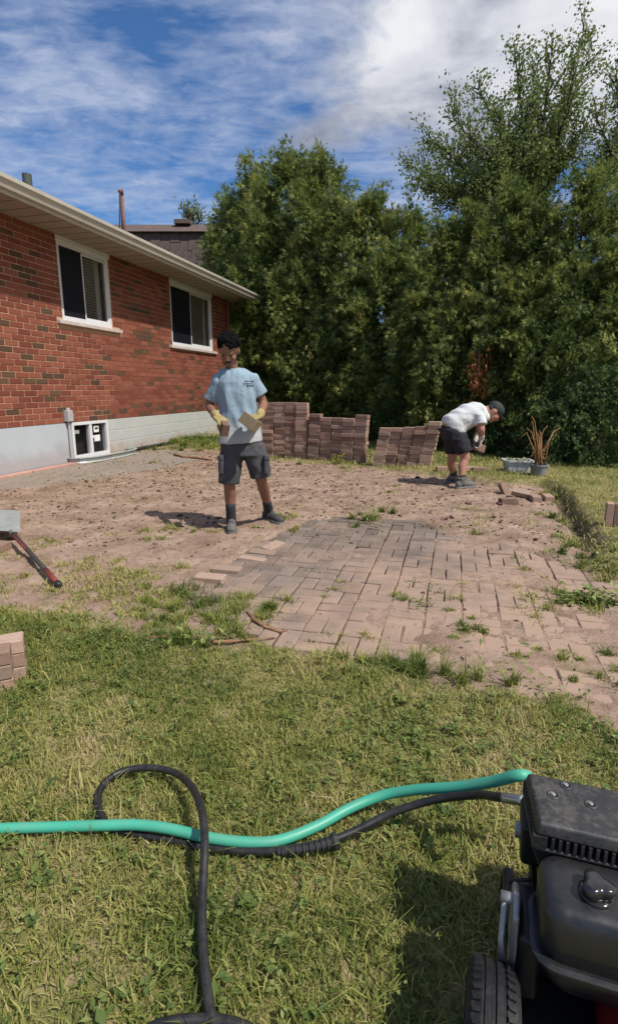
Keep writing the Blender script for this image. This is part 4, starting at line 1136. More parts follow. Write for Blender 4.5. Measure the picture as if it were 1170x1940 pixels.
for u in np.linspace(0, 1, 7):
    ring = []
    for e_ in (0, 1):
        for v_ in (np.linspace(0, 1, 6) if e_ == 0 else np.linspace(1, 0, 6)):
            p = c1.lerp(c0, u) + w_*v_ + Vector((0, .02*math.sin(v_*math.pi) + .004*e_, .006*math.sin(v_*math.pi))) - O_
            ring.append(p)
    rings.append(ring)
mb.loft(rings); mb.build('blade', M['blade'], sp_, smooth=False)

# ================================================================== PLANTERS
M['tub'] = simple('chalky_white_tub', (.46,.46,.47), .8, .25, 14)
M['pot'] = simple('grey_pot', (.20,.21,.21), .75, .3, 14)
M['compost'] = simple('compost', (.06,.045,.03), .95, .4, 30, bmp=.6, bd=.01)
M['stalk'] = simple('dead_stalks', (.33,.17,.075), .85, .35, 20)
c = G(982, 897, .07); gz = float(ground_z(c.x, c.y))
pl = empty('planter_tub', (c.x, c.y+.1, gz), R(-6), 'chalky white rectangular planter tub with a little greenery on the grass', 'planter')
hw, hd, hh_ = .185, .13, .165; t_ = .014
mb = MB()
def rect(w_, d_, z_, rr=.03):
    o = []
    for cx_, cy_, a0 in ((w_-rr, d_-rr, 0), (-w_+rr, d_-rr, 90), (-w_+rr, -d_+rr, 180), (w_-rr, -d_+rr, 270)):
        for q in range(4): o.append((cx_+rr*math.cos(R(a0+q*30)), cy_+rr*math.sin(R(a0+q*30)), z_))
    return o
mb.loft([rect(hw*.82,hd*.80,0), rect(hw*.97,hd*.97,hh_-.025), rect(hw+.014,hd+.014,hh_-.024), rect(hw+.014,hd+.014,hh_), rect(hw-t_,hd-t_,hh_), rect(hw-t_-.01,hd-t_-.01,hh_-.05)])
mb.build('tub', M['tub'], pl)
mb = MB(); mb.box(-hw+.025,-hd+.025,hh_-.045,hw-.025,hd-.025,hh_-.022); mb.build('compost', M['compost'], pl)
r = np.random.RandomState(61); n = 70
v_, f_, t2 = leafset(r.uniform(-.14,.14,n), r.uniform(-.09,.09,n), np.full(n,hh_-.03)+r.rand(n)*.03, r.uniform(.03,.07,n), r.uniform(.015,.03,n), r.uniform(0,1,n), r.uniform(0,6.28,n), r.uniform(.3,1,n))
raw_mesh('greenery', v_, f_, M['weed'], tint=t2, parent=pl)
c = G(1021, 904, .07); gz = float(ground_z(c.x, c.y))
pt = empty('round_pot', (c.x, c.y+.05, gz), 0, 'round grey plant pot full of tall dead brown stalks beside the white planter', 'plant pot')
mb = MB(); rings = []
for rr, zz_ in ((.085,0),(.115,.13),(.125,.132),(.125,.152),(.108,.152),(.10,.11)): rings.append([(rr*math.cos(a*math.pi/9), rr*math.sin(a*math.pi/9), zz_) for a in range(18)])
mb.loft(rings); mb.build('pot', M['pot'], pt, smooth=False)
for k_ in range(13):
    a = rnd.uniform(0,6.28); r0 = rnd.uniform(.01,.07); h_ = rnd.uniform(.30,.62); lx = rnd.uniform(-.22,.20); ly = rnd.uniform(-.06,.06)
    if k_ < 4: lx, h_ = (-.10, .62) if k_ < 2 else (.10*k_/2, .50)
    p0 = Vector((r0*math.cos(a), r0*math.sin(a), .10))
    mb = MB(); mb.tube([p0, p0+Vector((lx*.35, ly, h_*.5)), p0+Vector((lx, ly*1.5, h_)), p0+Vector((lx*1.5, ly*1.6, h_*(.80 if k_%2 else 1.12)))], [.009,.007,.005,.003], 6); mb.build('stalk', M['stalk'], pt, smooth=True)
v_, f_, t2 = leafset(r.normal(0,.07,60), r.normal(0,.05,60), .12+r.rand(60)*.30, r.uniform(.03,.07,60), r.uniform(.012,.022,60), r.uniform(-1,1,60), r.uniform(0,6.28,60), r.rand(60))
raw_mesh('dry_leaves', v_, f_, M['stalk'], parent=pt, tint=t2)
# yellow green seedling between soil and stack, stick, root and small litter
c = G(641, 882); sd_ = empty('seedling', (c.x, c.y, float(ground_z(c.x,c.y))), 0, 'small yellow green seedling in front of the long paver stack', 'plant')
mb = MB(); mb.tube([(0,0,0),(.01,0,.06),(.0,.0,.13)], [.004,.003,.002], 5); mb.tube([(.0,0,.04),(.05,0,.10)], .002, 4); mb.tube([(.0,0,.04),(-.05,0,.09)], .002, 4); mb.build('stem', M['weed'], sd_)
r = np.random.RandomState(63); n = 46
v_, f_, t2 = leafset(r.normal(0,.055,n), r.normal(0,.03,n), r.uniform(.02,.16,n), r.uniform(.04,.075,n), r.uniform(.018,.032,n), r.uniform(-.4,.8,n), r.uniform(0,6.28,n), r.uniform(.8,1,n))
M['lime'] = leafmat('lime_leaves', [(0,(.15,.22,.03)),(1,(.34,.34,.05))], .3)
raw_mesh('leaves', v_, f_, M['lime'], tint=t2, parent=sd_)
M['wood'] = simple('weathered_wood', (.26,.13,.075), .9, .35, 30)
def stick(pix, rad, name, label, z=.02):
    pts = [G(x_, y_, z) for x_, y_ in pix]; pts = [Vector((p.x, p.y, float(ground_z(p.x,p.y))+z)) for p in pts]; b0 = Vector((pts[0].x, pts[0].y, 0))
    mb = MB(); mb.tube([p-b0 for p in pts], rad, 7, sq=.6); o = mb.build(name, M['wood'], None, smooth=True); o.location = b0; tag(o, label, 'stick'); return o
stick([(272,1216),(330,1214),(400,1219),(440,1217),(476,1211),(522,1203)], [.006,.009,.010,.009,.007,.005], 'wood_strip', 'thin brown wood strip lying along the grass edge of the patio', .022)
stick([(468,1155),(485,1172),(505,1184),(530,1192),(545,1190)], [.010,.013,.012,.009,.004], 'root', 'curved brown root lying over the lower left laid pavers', .018)
stick([(725,1254),(770,1252)], .005, 'stick', 'short pale stick on the lawn edge below the pavers', .02)
stick([(330,862),(350,866),(372,868),(400,872)], .028, 'wood_strip', 'reddish rotten board at the edge of the weeds near the house', .02)

# ================================================================== HOSES
M['green_hose'] = simple('green_rubber_hose', (.05,.37,.25), .5, .10, 6, bmp=.03, spec=.5)
M['black_hose'] = simple('black_rubber_hose', (.018,.018,.019), .42, .3, 30, bmp=.08)
def catmull(P_, k=8):
    P_ = [P_[0]*2-P_[1]] + P_ + [P_[-1]*2-P_[-2]]; o = []
    for i in range(1, len(P_)-2):
        for q in range(k):
            t_ = q/k; a, b_, c_, d_ = P_[i-1:i+3]
            o.append(.5*((2*b_)+(c_-a)*t_+(2*a-5*b_+4*c_-d_)*t_*t_+(3*b_-a-3*c_+d_)*t_**3))
    o.append(P_[-2]); return o
def hosepts(L): return catmull([G(x_, y_, z_) for x_, y_, z_ in L])
gl = hosepts([(-160,1584,.045),(-60,1580,.045),(0,1577,.047),(100,1574,.05),(200,1571,.06),(260,1570,.065),(320,1577,.065),(400,1595,.06),(470,1603,.055),(530,1599,.055),(600,1572,.06),(660,1539,.07),(720,1515,.09),(780,1504,.13),(860,1499,.19),(930,1489,.25),(984,1477,.30),(1006,1488,.27),(1032,1528,.22)])
gh = empty('garden_hose', (gl[0].x, gl[0].y, 0), 0, 'bright green garden hose crossing the lawn to the black engine', 'hose')
mb = MB(); mb.tube([p-gh.location+Vector((0,0,.012)) for p in gl], .0142, 12); mb.build('hose', M['green_hose'], gh, smooth=True)
bl = [(985,1525,.30),(940,1518,.27),(900,1514,.22),(820,1523,.15),(740,1548,.10),(690,1573,.075),(640,1595,.06),(590,1609,.055),(530,1619,.05),(470,1620,.042),(400,1614,.038),(330,1600,.036),(250,1586,.036),(210,1576,.037),(193,1552,.045),(186,1524,.05),(197,1492,.055),(232,1468,.06),(282,1461,.065),(330,1470,.075),(362,1496,.10),(382,1540,.12),(388,1600,.115),(386,1660,.09),(383,1720,.07),(385,1800,.06),(392,1880,.06),(403,1945,.06),(420,2010,.06)]
bl_ = hosepts(bl)
bh = empty('pressure_hose', (bl_[0].x, bl_[0].y, 0), 0, 'black pressure washer hose looping over the green hose with a ribbed sleeve', 'hose')
mb = MB(); mb.tube([p-bh.location+Vector((0,0,.012)) for p in bl_], .0105, 12); mb.build('hose', M['black_hose'], bh, smooth=True)
sl_ = hosepts([(640,1592,.072),(590,1606,.067),(525,1616,.062)]); mb = MB()
pp, rr = [], []
NS = 60
for i in range(NS+1):
    u = i/NS*(len(sl_)-1); k_ = min(int(u), len(sl_)-2); pp.append(sl_[k_].lerp(sl_[k_+1], u-k_) - bh.location)
    base = .0185 - .0075*i/NS; rr.append(base if (i % 6) < 3 or i < 5 else base-.0042)
rr[0] = .012
for i in range(1,7): rr[i] = .0215
mb.tube(pp, rr, 14); mb.build('ribbed_sleeve', M['black_rubber'], bh, smooth=False)
mb = MB(); fe = hosepts([(990,1526,.305),(952,1520,.28)]); mb.tube([p-bh.location+Vector((0,0,.012)) for p in fe], .0115, 12); mb.build('ferrule', M['steel'], bh, smooth=True)
mb = MB(); p0, p1 = G(190,1556,.048), G(203,1563,.045); mb.tube([p0-bh.location, p1-bh.location], .011, 10); mb.build('coupling', M['steel'], bh, smooth=True)
co_ = [(250,1990,.06),(285,1950,.065),(330,1936,.07),(380,1932,.07),(430,1936,.07),(475,1952,.065),(510,1990,.06),(480,2050,.06),(380,2070,.06),(280,2050,.06)]
cl_ = hosepts(co_); ch = empty('coiled_hose', (cl_[0].x, cl_[0].y, 0), 0, 'black coiled hose just showing at the bottom of the picture', 'hose')
mb = MB(); mb.tube([p-ch.location for p in cl_], .0105, 12); mb.build('hose', M['black_hose'], ch, smooth=True)

# ================================================================== PRESSURE WASHER
M['cover'] = simple('textured_black_cover', (.022,.022,.024), .50, .35, 90, bmp=.35, bd=.0015, spec=.55)
def dusty(m, amt, scale=55, col=(.30,.26,.21)):
    t = NT(m.node_tree); b = t.n['Principled BSDF']; l = b.inputs['Base Color'].links[0].from_socket
    g = t.add('ShaderNodeNewGeometry'); pos = g.outputs['Position']; up = t.add('ShaderNodeSeparateXYZ', ins={0: g.outputs['Normal']}).outputs[2]
    n = t.math('ADD', t.math('MULTIPLY', t.noise(pos, scale, 6, .75), .6), t.math('MULTIPLY', t.noise(pos, scale*.15, 4, .6), .4))
    f = t.math('MULTIPLY', t.mapr(n, .47, .66, .04, 1), t.mapr(up, -.2, .8, .25, 1)); f = t.math('MULTIPLY', f, amt)
    t.put(b, 'Base Color', t.mix(f, l, col)); return m
M['tank'] = simple('satin_black_tank', (.013,.0135,.015), .38, .2, 30, bmp=.05, spec=.6)
M['gloss'] = simple('glossy_black_cap', (.014,.014,.015), .12, .1, 10, bmp=0, spec=.6)
M['engine_dark'] = simple('oily_dark_metal', (.022,.021,.020), .45, .4, 40, metal=.3)
M['alu'] = simple('cast_aluminium', (.36,.35,.34), .42, .25, 40, metal=.6)
M['engine_red'] = simple('red_engine_shroud', (.28,.008,.014), .35, .15, 12, spec=.6)
M['tyre'] = simple('rubber_tyre', (.007,.0075,.009), .7, .35, 30, bmp=.2)
wr = R(-19)
dusty(M['cover'], .28, 90); dusty(M['tank'], .05, 120); dusty(M['tyre'], .12, 70); dusty(M['engine_dark'], .12, 80); dusty(M['alu'], .4, 70); dusty(M['engine_red'], .15, 90); dusty(M['green_hose'], .35, 35, (.22,.24,.17)); dusty(M['black_hose'], .10, 50); dusty(M['gloss'], .06, 90)
wo = G(1013,1560,.45)
ws = empty('pressure_washer', (wo.x, wo.y, 0), wr, 'black petrol pressure washer with fuel tank, slotted cover and rubber wheel', 'pressure washer')
H_ = .45
# slotted muffler cover: body with slots cut between ribs, lid on top
def frus(x0,y0,x1,y1,z0,X0,Y0,X1,Y1,z1): return [(x0,y0,z0),(x1,y0,z0),(x1,y1,z0),(x0,y1,z0),(X0,Y0,z1),(X1,Y0,z1),(X1,Y1,z1),(X0,Y1,z1)]
mb = MB(); mb.hexa([(.002,.000,.425),(.205,.000,.425),(.20,.150,.425),(-.012,.150,.425),(.008,.006,H_),(.198,.006,H_),(.193,.143,H_),(-.006,.143,H_)]); mb.build('cover_lid', M['cover'], ws, bevel=.006, bseg=3)
mb = MB(); mb.hexa([(.012,.010,.40),(.195,.010,.40),(.19,.142,.40),(.0,.142,.40),(.012,.010,.4255),(.192,.010,.4255),(.19,.140,.4255),(.0,.140,.4255)]); mb.build('cover_core', M['engine_dark'], ws)
mb = MB()
for i in range(15):
    x = .018+i*.0122; mb.box(x, .000, .402, x+.0052, .012, .4252)
for i in range(13):
    y = .016+i*.0100; xo = -.012*y/.15; mb.box(xo, y, .402, xo+.014, y+.0045, .4252)
mb.box(-.001,-.001,.402,.018,.016,.4252); mb.box(-.013,.143,.402,.004,.151,.4252); mb.box(.192,-.001,.402,.204,.016,.4252)
mb.build('slot_ribs', M['cover'], ws)
mb = MB(); mb.hexa([(.030,.030,.30),(.19,.030,.30),(.19,.145,.30),(.02,.145,.30),(-.003,-.002,.4022),(.206,-.002,.4022),(.203,.153,.4022),(-.016,.153,.4022)]); mb.build('cover_body', M['cover'], ws, bevel=.007, bseg=3)
mb = MB(); mb.hexa(frus(-.012,.070,.03,.145,.29,-.016,.060,.02,.155,.385)); mb.build('outlet_boss', M['engine_dark'], ws, bevel=.008)
mb = MB(); mb.cyl((-.024,.10,.345),(-.012,.10,.345),.016,14); mb.build('outlet_port', M['alu'], ws)
for px_, py_ in ((1047,1506),(1071,1488),(1118,1524)):
    q = ws.matrix_world if False else None
    g = G(px_, py_, H_); dx_, dy_ = g.x-wo.x, g.y-wo.y
    lx, ly = dx_*math.cos(wr)+dy_*math.sin(wr), -dx_*math.sin(wr)+dy_*math.cos(wr)
    mb = MB()
    rings = [[(lx+rr*math.cos(a*math.pi/8), ly+rr*math.sin(a*math.pi/8), zz_) for a in range(16)] for rr, zz_ in ((.0125,H_-.002),(.0115,H_+.0015),(.0085,H_+.0018),(.0075,H_+.0002))]
    mb.loft(rings); o = mb.build('screw_recess', M['cover'], ws, smooth=True)
    mb = MB(); mb.cyl((lx,ly,H_-.001),(lx,ly,H_+.0035),.0048,6); mb.build('screw', M['alu'], o, bevel=.0008)
# fuel tank
def rrect(x0,y0,x1,y1,z,rr,seg=5):
    o = []
    for cx_, cy_, a0 in ((x1-rr,y1-rr,0),(x0+rr,y1-rr,90),(x0+rr,y0+rr,180),(x1-rr,y0+rr,270)):
        for q in range(seg): o.append((cx_+rr*math.cos(R(a0+q*90/(seg-1))), cy_+rr*math.sin(R(a0+q*90/(seg-1))), z))
    return o
mb = MB(); T = .408
mb.loft([rrect(.012,-.140,.275,-.008,.315,.035), rrect(.008,-.142,.275,-.006,.345,.034), rrect(.008,-.138,.274,-.006,.385,.030), rrect(.011,-.134,.272,-.008,.398,.030), rrect(.018,-.127,.266,-.014,.4055,.026), rrect(.030,-.116,.255,-.024,T+.001,.02), rrect(.07,-.085,.21,-.05,T+.003,.015)])
mb.build('fuel_tank', M['tank'], ws, smooth=True)
mb = MB(); mb.loft([rrect(.000,-.152,.285,-.002,.306,.040), rrect(-.003,-.155,.288,.001,.309,.042), rrect(-.003,-.155,.288,.001,.314,.042), rrect(.004,-.146,.28,-.004,.3165,.036)]); mb.build('tank_seam', M['tank'], ws, smooth=False)
mb = MB(); mb.loft([rrect(.05,-.100,.24,-.04,.225,.03), rrect(.025,-.125,.262,-.02,.245,.04), rrect(.012,-.142,.275,-.008,.285,.04), rrect(.010,-.144,.276,-.006,.3055,.04)]); mb.build('tank_underside', M['tank'], ws, smooth=True)
g = G(1130,1678,T+.02); dx_, dy_ = g.x-wo.x, g.y-wo.y; lx, ly = dx_*math.cos(wr)+dy_*math.sin(wr), -dx_*math.sin(wr)+dy_*math.cos(wr)
mb = MB(); rings = []
for rr, zz_ in ((.026,T-.004),(.027,T+.006),(.024,T+.008)): rings.append([(lx+rr*math.cos(a*math.pi/16), ly+rr*math.sin(a*math.pi/16), zz_) for a in range(32)])
mb.loft(rings); cap_ = mb.build('cap_neck', M['gloss'], ws, smooth=True)
mb = MB(); rings = []
for sc, zz_ in ((.90,T+.008),(1.0,T+.012),(1.0,T+.022),(.93,T+.027),(.6,T+.0285)):
    rings.append([(lx+sc*(.024+.0055*math.cos(3*a*math.pi/24+.6))*math.cos(a*math.pi/24), ly+sc*(.024+.0055*math.cos(3*a*math.pi/24+.6))*math.sin(a*math.pi/24), zz_) for a in range(48)])
mb.loft(rings); mb.build('fuel_cap', M['gloss'], ws, smooth=True)
# moulded rib line and bolts on cover and tank, fuel line and spark lead
mb = MB(); mb.tube([(.03,-.03,.24),(-.02,-.02,.25),(-.035,-.03,.22),(-.01,-.06,.19)], .0042, 8); mb.build('fuel_line', M['black_rubber'], ws, smooth=True)
mb = MB(); mb.tube([(.01,.03,.30),(-.03,.035,.28),(-.045,.02,.22),(-.02,.0,.17)], .0036, 8); mb.build('spark_lead', M['black_rubber'], ws, smooth=True)
# engine block, shroud, crankcase
mb = MB(); mb.box(.02,-.02,.13,.21,.13,.298); mb.build('engine_block', M['engine_dark'], ws, bevel=.01)
mb = MB()
for i in range(7): mb.box(.012,-.004,.15+i*.02,.218,.138,.155+i*.02)
mb.build('cooling_fins', M['engine_dark'], ws)
XS = .205
mb = MB(); rings = []
for zz_, sc in ((-.235,.80),(-.225,.93),(-.20,1.0),(-.09,1.03),(-.02,1.0)):
    rings.append([(XS+.085*sc*math.cos(a*math.pi/18), zz_, .165+.095*sc*math.sin(a*math.pi/18)) for a in range(36)])
mb.loft(rings); sh_ = mb.build('red_shroud', M['engine_red'], ws, smooth=True)
mb = MB(); rings = []
for yy, sc in ((-.275,.55),(-.272,.8),(-.262,.88),(-.236,.9)):
    rings.append([(XS+.070*sc*math.cos(a*math.pi/18), yy, .165+.075*sc*math.sin(a*math.pi/18)) for a in range(36)])
mb.loft(rings); mb.build('recoil_starter', M['alu'], ws, smooth=True)
for q in range(4):
    a = R(45+90*q); mb = MB(); mb.cyl((XS+.072*math.cos(a),-.243,.165+.078*math.sin(a)),(XS+.072*math.cos(a),-.230,.165+.078*math.sin(a)),.006,6); mb.build('bolt', M['alu'], ws)
# carburettor side: linkage plate and lever
mb = MB(); mb.loft([[(-.030,y_,z_) for y_, z_ in pr] for pr in [[(-.085,.20),(-.05,.185),(-.02,.22),(-.010,.30),(-.02,.335),(-.055,.345),(-.085,.32),(-.095,.26)]]] + [[(-.018,y_,z_) for y_, z_ in [(-.085,.20),(-.05,.185),(-.02,.22),(-.010,.30),(-.02,.335),(-.055,.345),(-.085,.32),(-.095,.26)]]])
mb.build('control_plate', M['alu'], ws, bevel=.004)
mb = MB(); mb.cyl((-.05,-.050,.325),(-.017,-.050,.325),.010,12); mb.tube([(-.042,-.050,.325),(-.046,-.085,.27),(-.04,-.10,.22)], [.006,.005,.006], 8); mb.build('throttle_lever', M['alu'], ws, smooth=True)
mb = MB(); mb.box(-.017,-.10,.17,.02,.02,.30); mb.build('carburettor', M['engine_dark'], ws, bevel=.01)
# frame and pump
mb = MB()
for x in (-.02, .27): mb.tube([(x,-.33,.14),(x,.20,.14),(x,.24,.10),(x,.25,.035)], .0135, 10)
mb.tube([(-.02,.17,.14),(.27,.17,.14)], .0135, 10); mb.tube([(-.02,-.30,.14),(.27,-.30,.14)], .0135, 10); mb.box(-.02,-.16,.118,.27,.15,.128)
mb.build('frame', M['engine_dark'], ws, smooth=False)
mb = MB(); mb.box(.06,.165,.15,.17,.27,.25); mb.cyl((.085,.22,.25),(.085,.22,.29),.016,12); mb.cyl((.14,.22,.25),(.14,.22,.28),.014,12); mb.build('pump', M['alu'], ws, bevel=.008)
def wheel(x0, x1, yc, rad):
    w_ = empty('wheel', (0,0,0)); w_.parent = ws
    mb = MB(); n = 48; wd = x1-x0; zc = rad+.03
    prof = [(0.04,.60),(0,.76),(.02,.88),(.10,.955),(.27,.995),(.28,.975),(.33,.975),(.34,1.0),(.45,1.005),(.47,.975),(.53,.975),(.55,1.005),(.66,1.0),(.67,.975),(.72,.975),(.73,.995),(.90,.955),(.98,.88),(1,.76),(.96,.60)]
    rings = []
    for i in range(n):
        a = 2*math.pi*i/n
        rings.append([(x0+u*wd, yc+rad*q*math.cos(a), zc+rad*q*math.sin(a)) for u, q in prof])
    rings.append(rings[0])
    mb.loft(rings, cap=False); 
    for i in range(n):
        a = 2*math.pi*i/n
        for u0, u1 in ((.12,.25),(.75,.88)):
            ra = rad*.985; c_, s_ = math.cos(a), math.sin(a); t_ = (-s_, c_)
            P0 = []
            for uu in (u0, u1):
                for dr in (0, .005):
                    for dt in (-.0035, .0035):
                        P0.append((x0+uu*wd, yc+(ra*(.975 if uu in (.12,.88) else 1)+dr)*c_+dt*t_[0], zc+(ra*(.975 if uu in (.12,.88) else 1)+dr)*s_+dt*t_[1]))
            mb.hexa([P0[0],P0[1],P0[5],P0[4],P0[2],P0[3],P0[7],P0[6]])
    mb.build('tyre', M['tyre'], w_, smooth=False)
    mb = MB(); mb.cyl((x0+.012,yc,zc),(x1-.012,yc,zc),rad*.61,32); mb.cyl((x0-.01,yc,zc),(x1+.01,yc,zc),rad*.2,16); mb.build('rim', M['engine_dark'], w_, bevel=.004)
wheel(-.098,-.012,-.185,.122); wheel(.29,.375,-.185,.122)
mb = MB(); mb.cyl((-.12,-.185,.152),(.39,-.185,.152),.009,10); mb.build('axle', M['alu'], ws)
# ================================================================== PEOPLE
def skin_mat(name, col):
    m, t, b = mat(name, .55, .4)
    pos = t.add('ShaderNodeTexCoord').outputs['Object']; n = t.noise(pos, 9, 4, .6)
    t.put(b, 'Base Color', t.mix(n, tuple(q*.82 for q in col), tuple(q*1.15 for q in col)))
    b.inputs['Subsurface Weight'].default_value = .06; b.inputs['Subsurface Scale'].default_value = .01
    bump(t, b, t.noise(pos, 120, 3, .6), .1, .001); return m
M['skin_brown'] = skin_mat('brown_skin', (.23,.115,.075))
M['skin_tan'] = skin_mat('tan_skin', (.38,.185,.125))
M['hair'] = simple('black_hair', (.005,.0045,.0045), .95, .4, 120, bmp=.5, bd=.004, spec=.08)
M['eye'] = simple('eye_white', (.5,.48,.45), .3, .02)
M['lips'] = simple('lips', (.16,.06,.05), .5, .1)
M['glove_y'] = simple('yellow_work_glove', (.31,.24,.10), .8, .25, 60, bmp=.3)
M['glove_p'] = simple('dark_glove_palm', (.10,.085,.07), .85, .3, 60, bmp=.3)
M['glove_w'] = simple('whitish_work_glove', (.50,.46,.40), .8, .3, 60, bmp=.3)
M['shorts_g'] = simple('charcoal_cargo_shorts', (.060,.060,.066), .85, .35, 14, bmp=.35, bd=.006)
M['shorts_b'] = simple('black_shorts', (.018,.019,.026), .85, .3, 14, bmp=.3, bd=.006)
M['sock'] = simple('dark_sock', (.030,.030,.034), .9, .3, 60, bmp=.3)
M['shoe_g'] = simple('dusty_grey_shoe', (.12,.115,.105), .85, .35, 30, bmp=.4, bd=.004)
M['shoe_d'] = simple('dark_trainer', (.055,.055,.050), .8, .35, 30, bmp=.4, bd=.004)
M['sole'] = simple('shoe_sole', (.17,.16,.145), .8, .25, 30)
M['cap'] = simple('dark_cap', (.028,.032,.032), .8, .3, 40, bmp=.2)
m, t, b = mat('pale_blue_tshirt', .9, .15)
pos = t.add('ShaderNodeTexCoord').outputs['Object']; sx = t.add('ShaderNodeSeparateXYZ', ins={0: pos})
n = t.noise(pos, 7, 5, .6); n2 = t.noise(pos, 60, 4, .6)
d_ = t.math('ADD', t.mapr(sx.outputs[2], .78, 1.02, 1, 0), t.math('MULTIPLY', t.math('SUBTRACT', n, .5), 1.1))
c = t.mix(t.mapr(d_, .2, .9), (.25,.335,.405), (.40,.395,.40))
c = t.mix(t.mapr(n2, .5, .75, 0, .2), c, (.2,.24,.28))
t.put(b, 'Base Color', c); bump(t, b, t.noise(pos, 16, 3, .5, 1.0), .45, .012); M['shirt_blue'] = m
m, t, b = mat('dusty_white_tshirt', .9, .15)
pos = t.add('ShaderNodeTexCoord').outputs['Object']; n = t.noise(pos, 8, 5, .6)
t.put(b, 'Base Color', t.mix(n, (.50,.53,.54), (.68,.69,.68))); bump(t, b, t.noise(pos, 12, 3, .5, 1.5), .5, .015); M['shirt_white'] = m

def capsule(mb, a, b, ra, rb, n=5, mi=0):
    a, b = Vector(a), Vector(b); mb.ell(a, (ra,)*3, seg=12, rings=8); mb.ell(b, (rb,)*3, seg=12, rings=8)
    mb.tube([a.lerp(b, i/n) for i in range(n+1)], [ra+(rb-ra)*i/n for i in range(n+1)], 12)
def limb(mb, pts, rad):
    """smooth tapered limb through points with given radii"""
    for i in range(len(pts)-1): capsule(mb, pts[i], pts[i+1], rad[i], rad[i+1])
def ringe(c, ax, ay, a, b, n=22, p=2.4):
    o = []
    for i in range(n):
        t_ = 2*math.pi*i/n; ct, st = math.cos(t_), math.sin(t_)
        o.append(Vector(c) + ax*(math.copysign(abs(ct)**(2/p), ct)*a) + ay*(math.copysign(abs(st)**(2/p), st)*b))
    return o
def frame(fwd, up):
    f = fwd.normalized(); r_ = f.cross(up).normalized(); u = r_.cross(f)
    return Matrix((r_, f, u)).transposed()      # columns: right, forward, up
def add_head(mb, c, E, s=1.0):
    V3 = lambda x, y, z: c + E @ Vector((x*s, y*s, z*s))
    mb.ell(V3(0,-.012,.028), (.076*s,.096*s,.090*s), E, seg=18, rings=12)       # skull
    mb.ell(V3(0,.022,-.030), (.060*s,.068*s,.078*s), E, seg=16, rings=10)       # face
    mb.ell(V3(0,.050,-.086), (.032*s,.030*s,.024*s), E)                         # chin
    mb.ell(V3(0,.020,-.070), (.054*s,.052*s,.036*s), E)                         # jaw
    mb.ell(V3(0,.078,.014), (.046*s,.012*s,.012*s), E)                          # brow
    mb.tube([V3(0,.082,.008), V3(0,.098,-.018), V3(0,.104,-.032)], [.008*s,.011*s,.014*s], 8)
    mb.ell(V3(.012,.092,-.034), (.008*s,.010*s,.007*s), E); mb.ell(V3(-.012,.092,-.034), (.008*s,.010*s,.007*s), E)
    for sx_ in (-1, 1):
        mb.ell(V3(sx_*.040,.062,-.024), (.022*s,.022*s,.020*s), E)              # cheek
        mb.ell(V3(sx_*.078,-.005,-.006), (.010*s,.020*s,.032*s), E)             # ear
def face_bits(root, c, E, s=1.0, eyes=True):
    V3 = lambda x, y, z: c + E @ Vector((x*s, y*s, z*s))
    for sx_ in (-1, 1):
        mb = MB(); mb.ell(V3(sx_*.030,.079,-.002), (.009*s,.004*s,.002*s), E); mb.build('eye', M['hair'], root, smooth=True)
        mb = MB(); mb.tube([V3(sx_*.014,.094,.018), V3(sx_*.032,.093,.024), V3(sx_*.050,.078,.018)], [.002*s,.003*s,.0018*s], 6); mb.build('eyebrow', M['hair'], root, smooth=True)
    mb = MB(); mb.tube([V3(-.024,.083,-.058), V3(0,.094,-.056), V3(.024,.083,-.058)], [.004*s,.0075*s,.004*s], 8, sq=.8); mb.build('lips', M['lips'], root, smooth=True)
def glove(root, wrist, fore, wd, pn, right, m_, s=1.0, curl=(35,55,45), vox=.0042):
    """wd: direction of the palm, pn: palm normal (side the fingers close to)"""
    f = wd.normalized(); n_ = (pn - f*pn.dot(f)).normalized(); x = f.cross(n_)*(1 if right else -1)
    P_ = lambda a, b_, c_: wrist + (x*a + f*b_ + n_*c_)*s
    mb = MB()
    capsule(mb, wrist - (fore.normalized())*.055, wrist, .036*s, .031*s)         # cuff
    for a in (-.026, -.009, .009, .026): capsule(mb, P_(a*.8,.012,0), P_(a,.082-abs(a)*.25,.002), .0165*s, .0145*s)
    for a, L_, sh in ((-.031,.062,0),(-.0105,.076,.0),(.0105,.080,.0),(.031,.072,.0)):
        p = P_(a,.084-abs(a)*.2,.0); ang = 0; d_ = f
        for k_, (cu, fr) in enumerate(zip(curl, (.44,.32,.24))):
            ang += R(cu + (4 if abs(a) > .02 else 0)); d_ = f*math.cos(ang) + n_*math.sin(ang)
            q = p + d_*L_*fr*1.08*s; capsule(mb, p, q, (.0105-.0008*k_)*s, (.0100-.0009*k_)*s, n=3); p = q
    t0 = P_(.026,.022,.006); t1 = P_(.052,.048,.028); t2 = P_(.050,.072,.052); t3 = P_(.036,.088,.064)
    for a_, b_, r0, r1 in ((t0,t1,.0155,.0130),(t1,t2,.0130,.0115),(t2,t3,.0115,.0098)): capsule(mb, a_, b_, r0*s, r1*s, n=3)
    return fused(mb, 'glove', m_, root, vox, 3, .4)
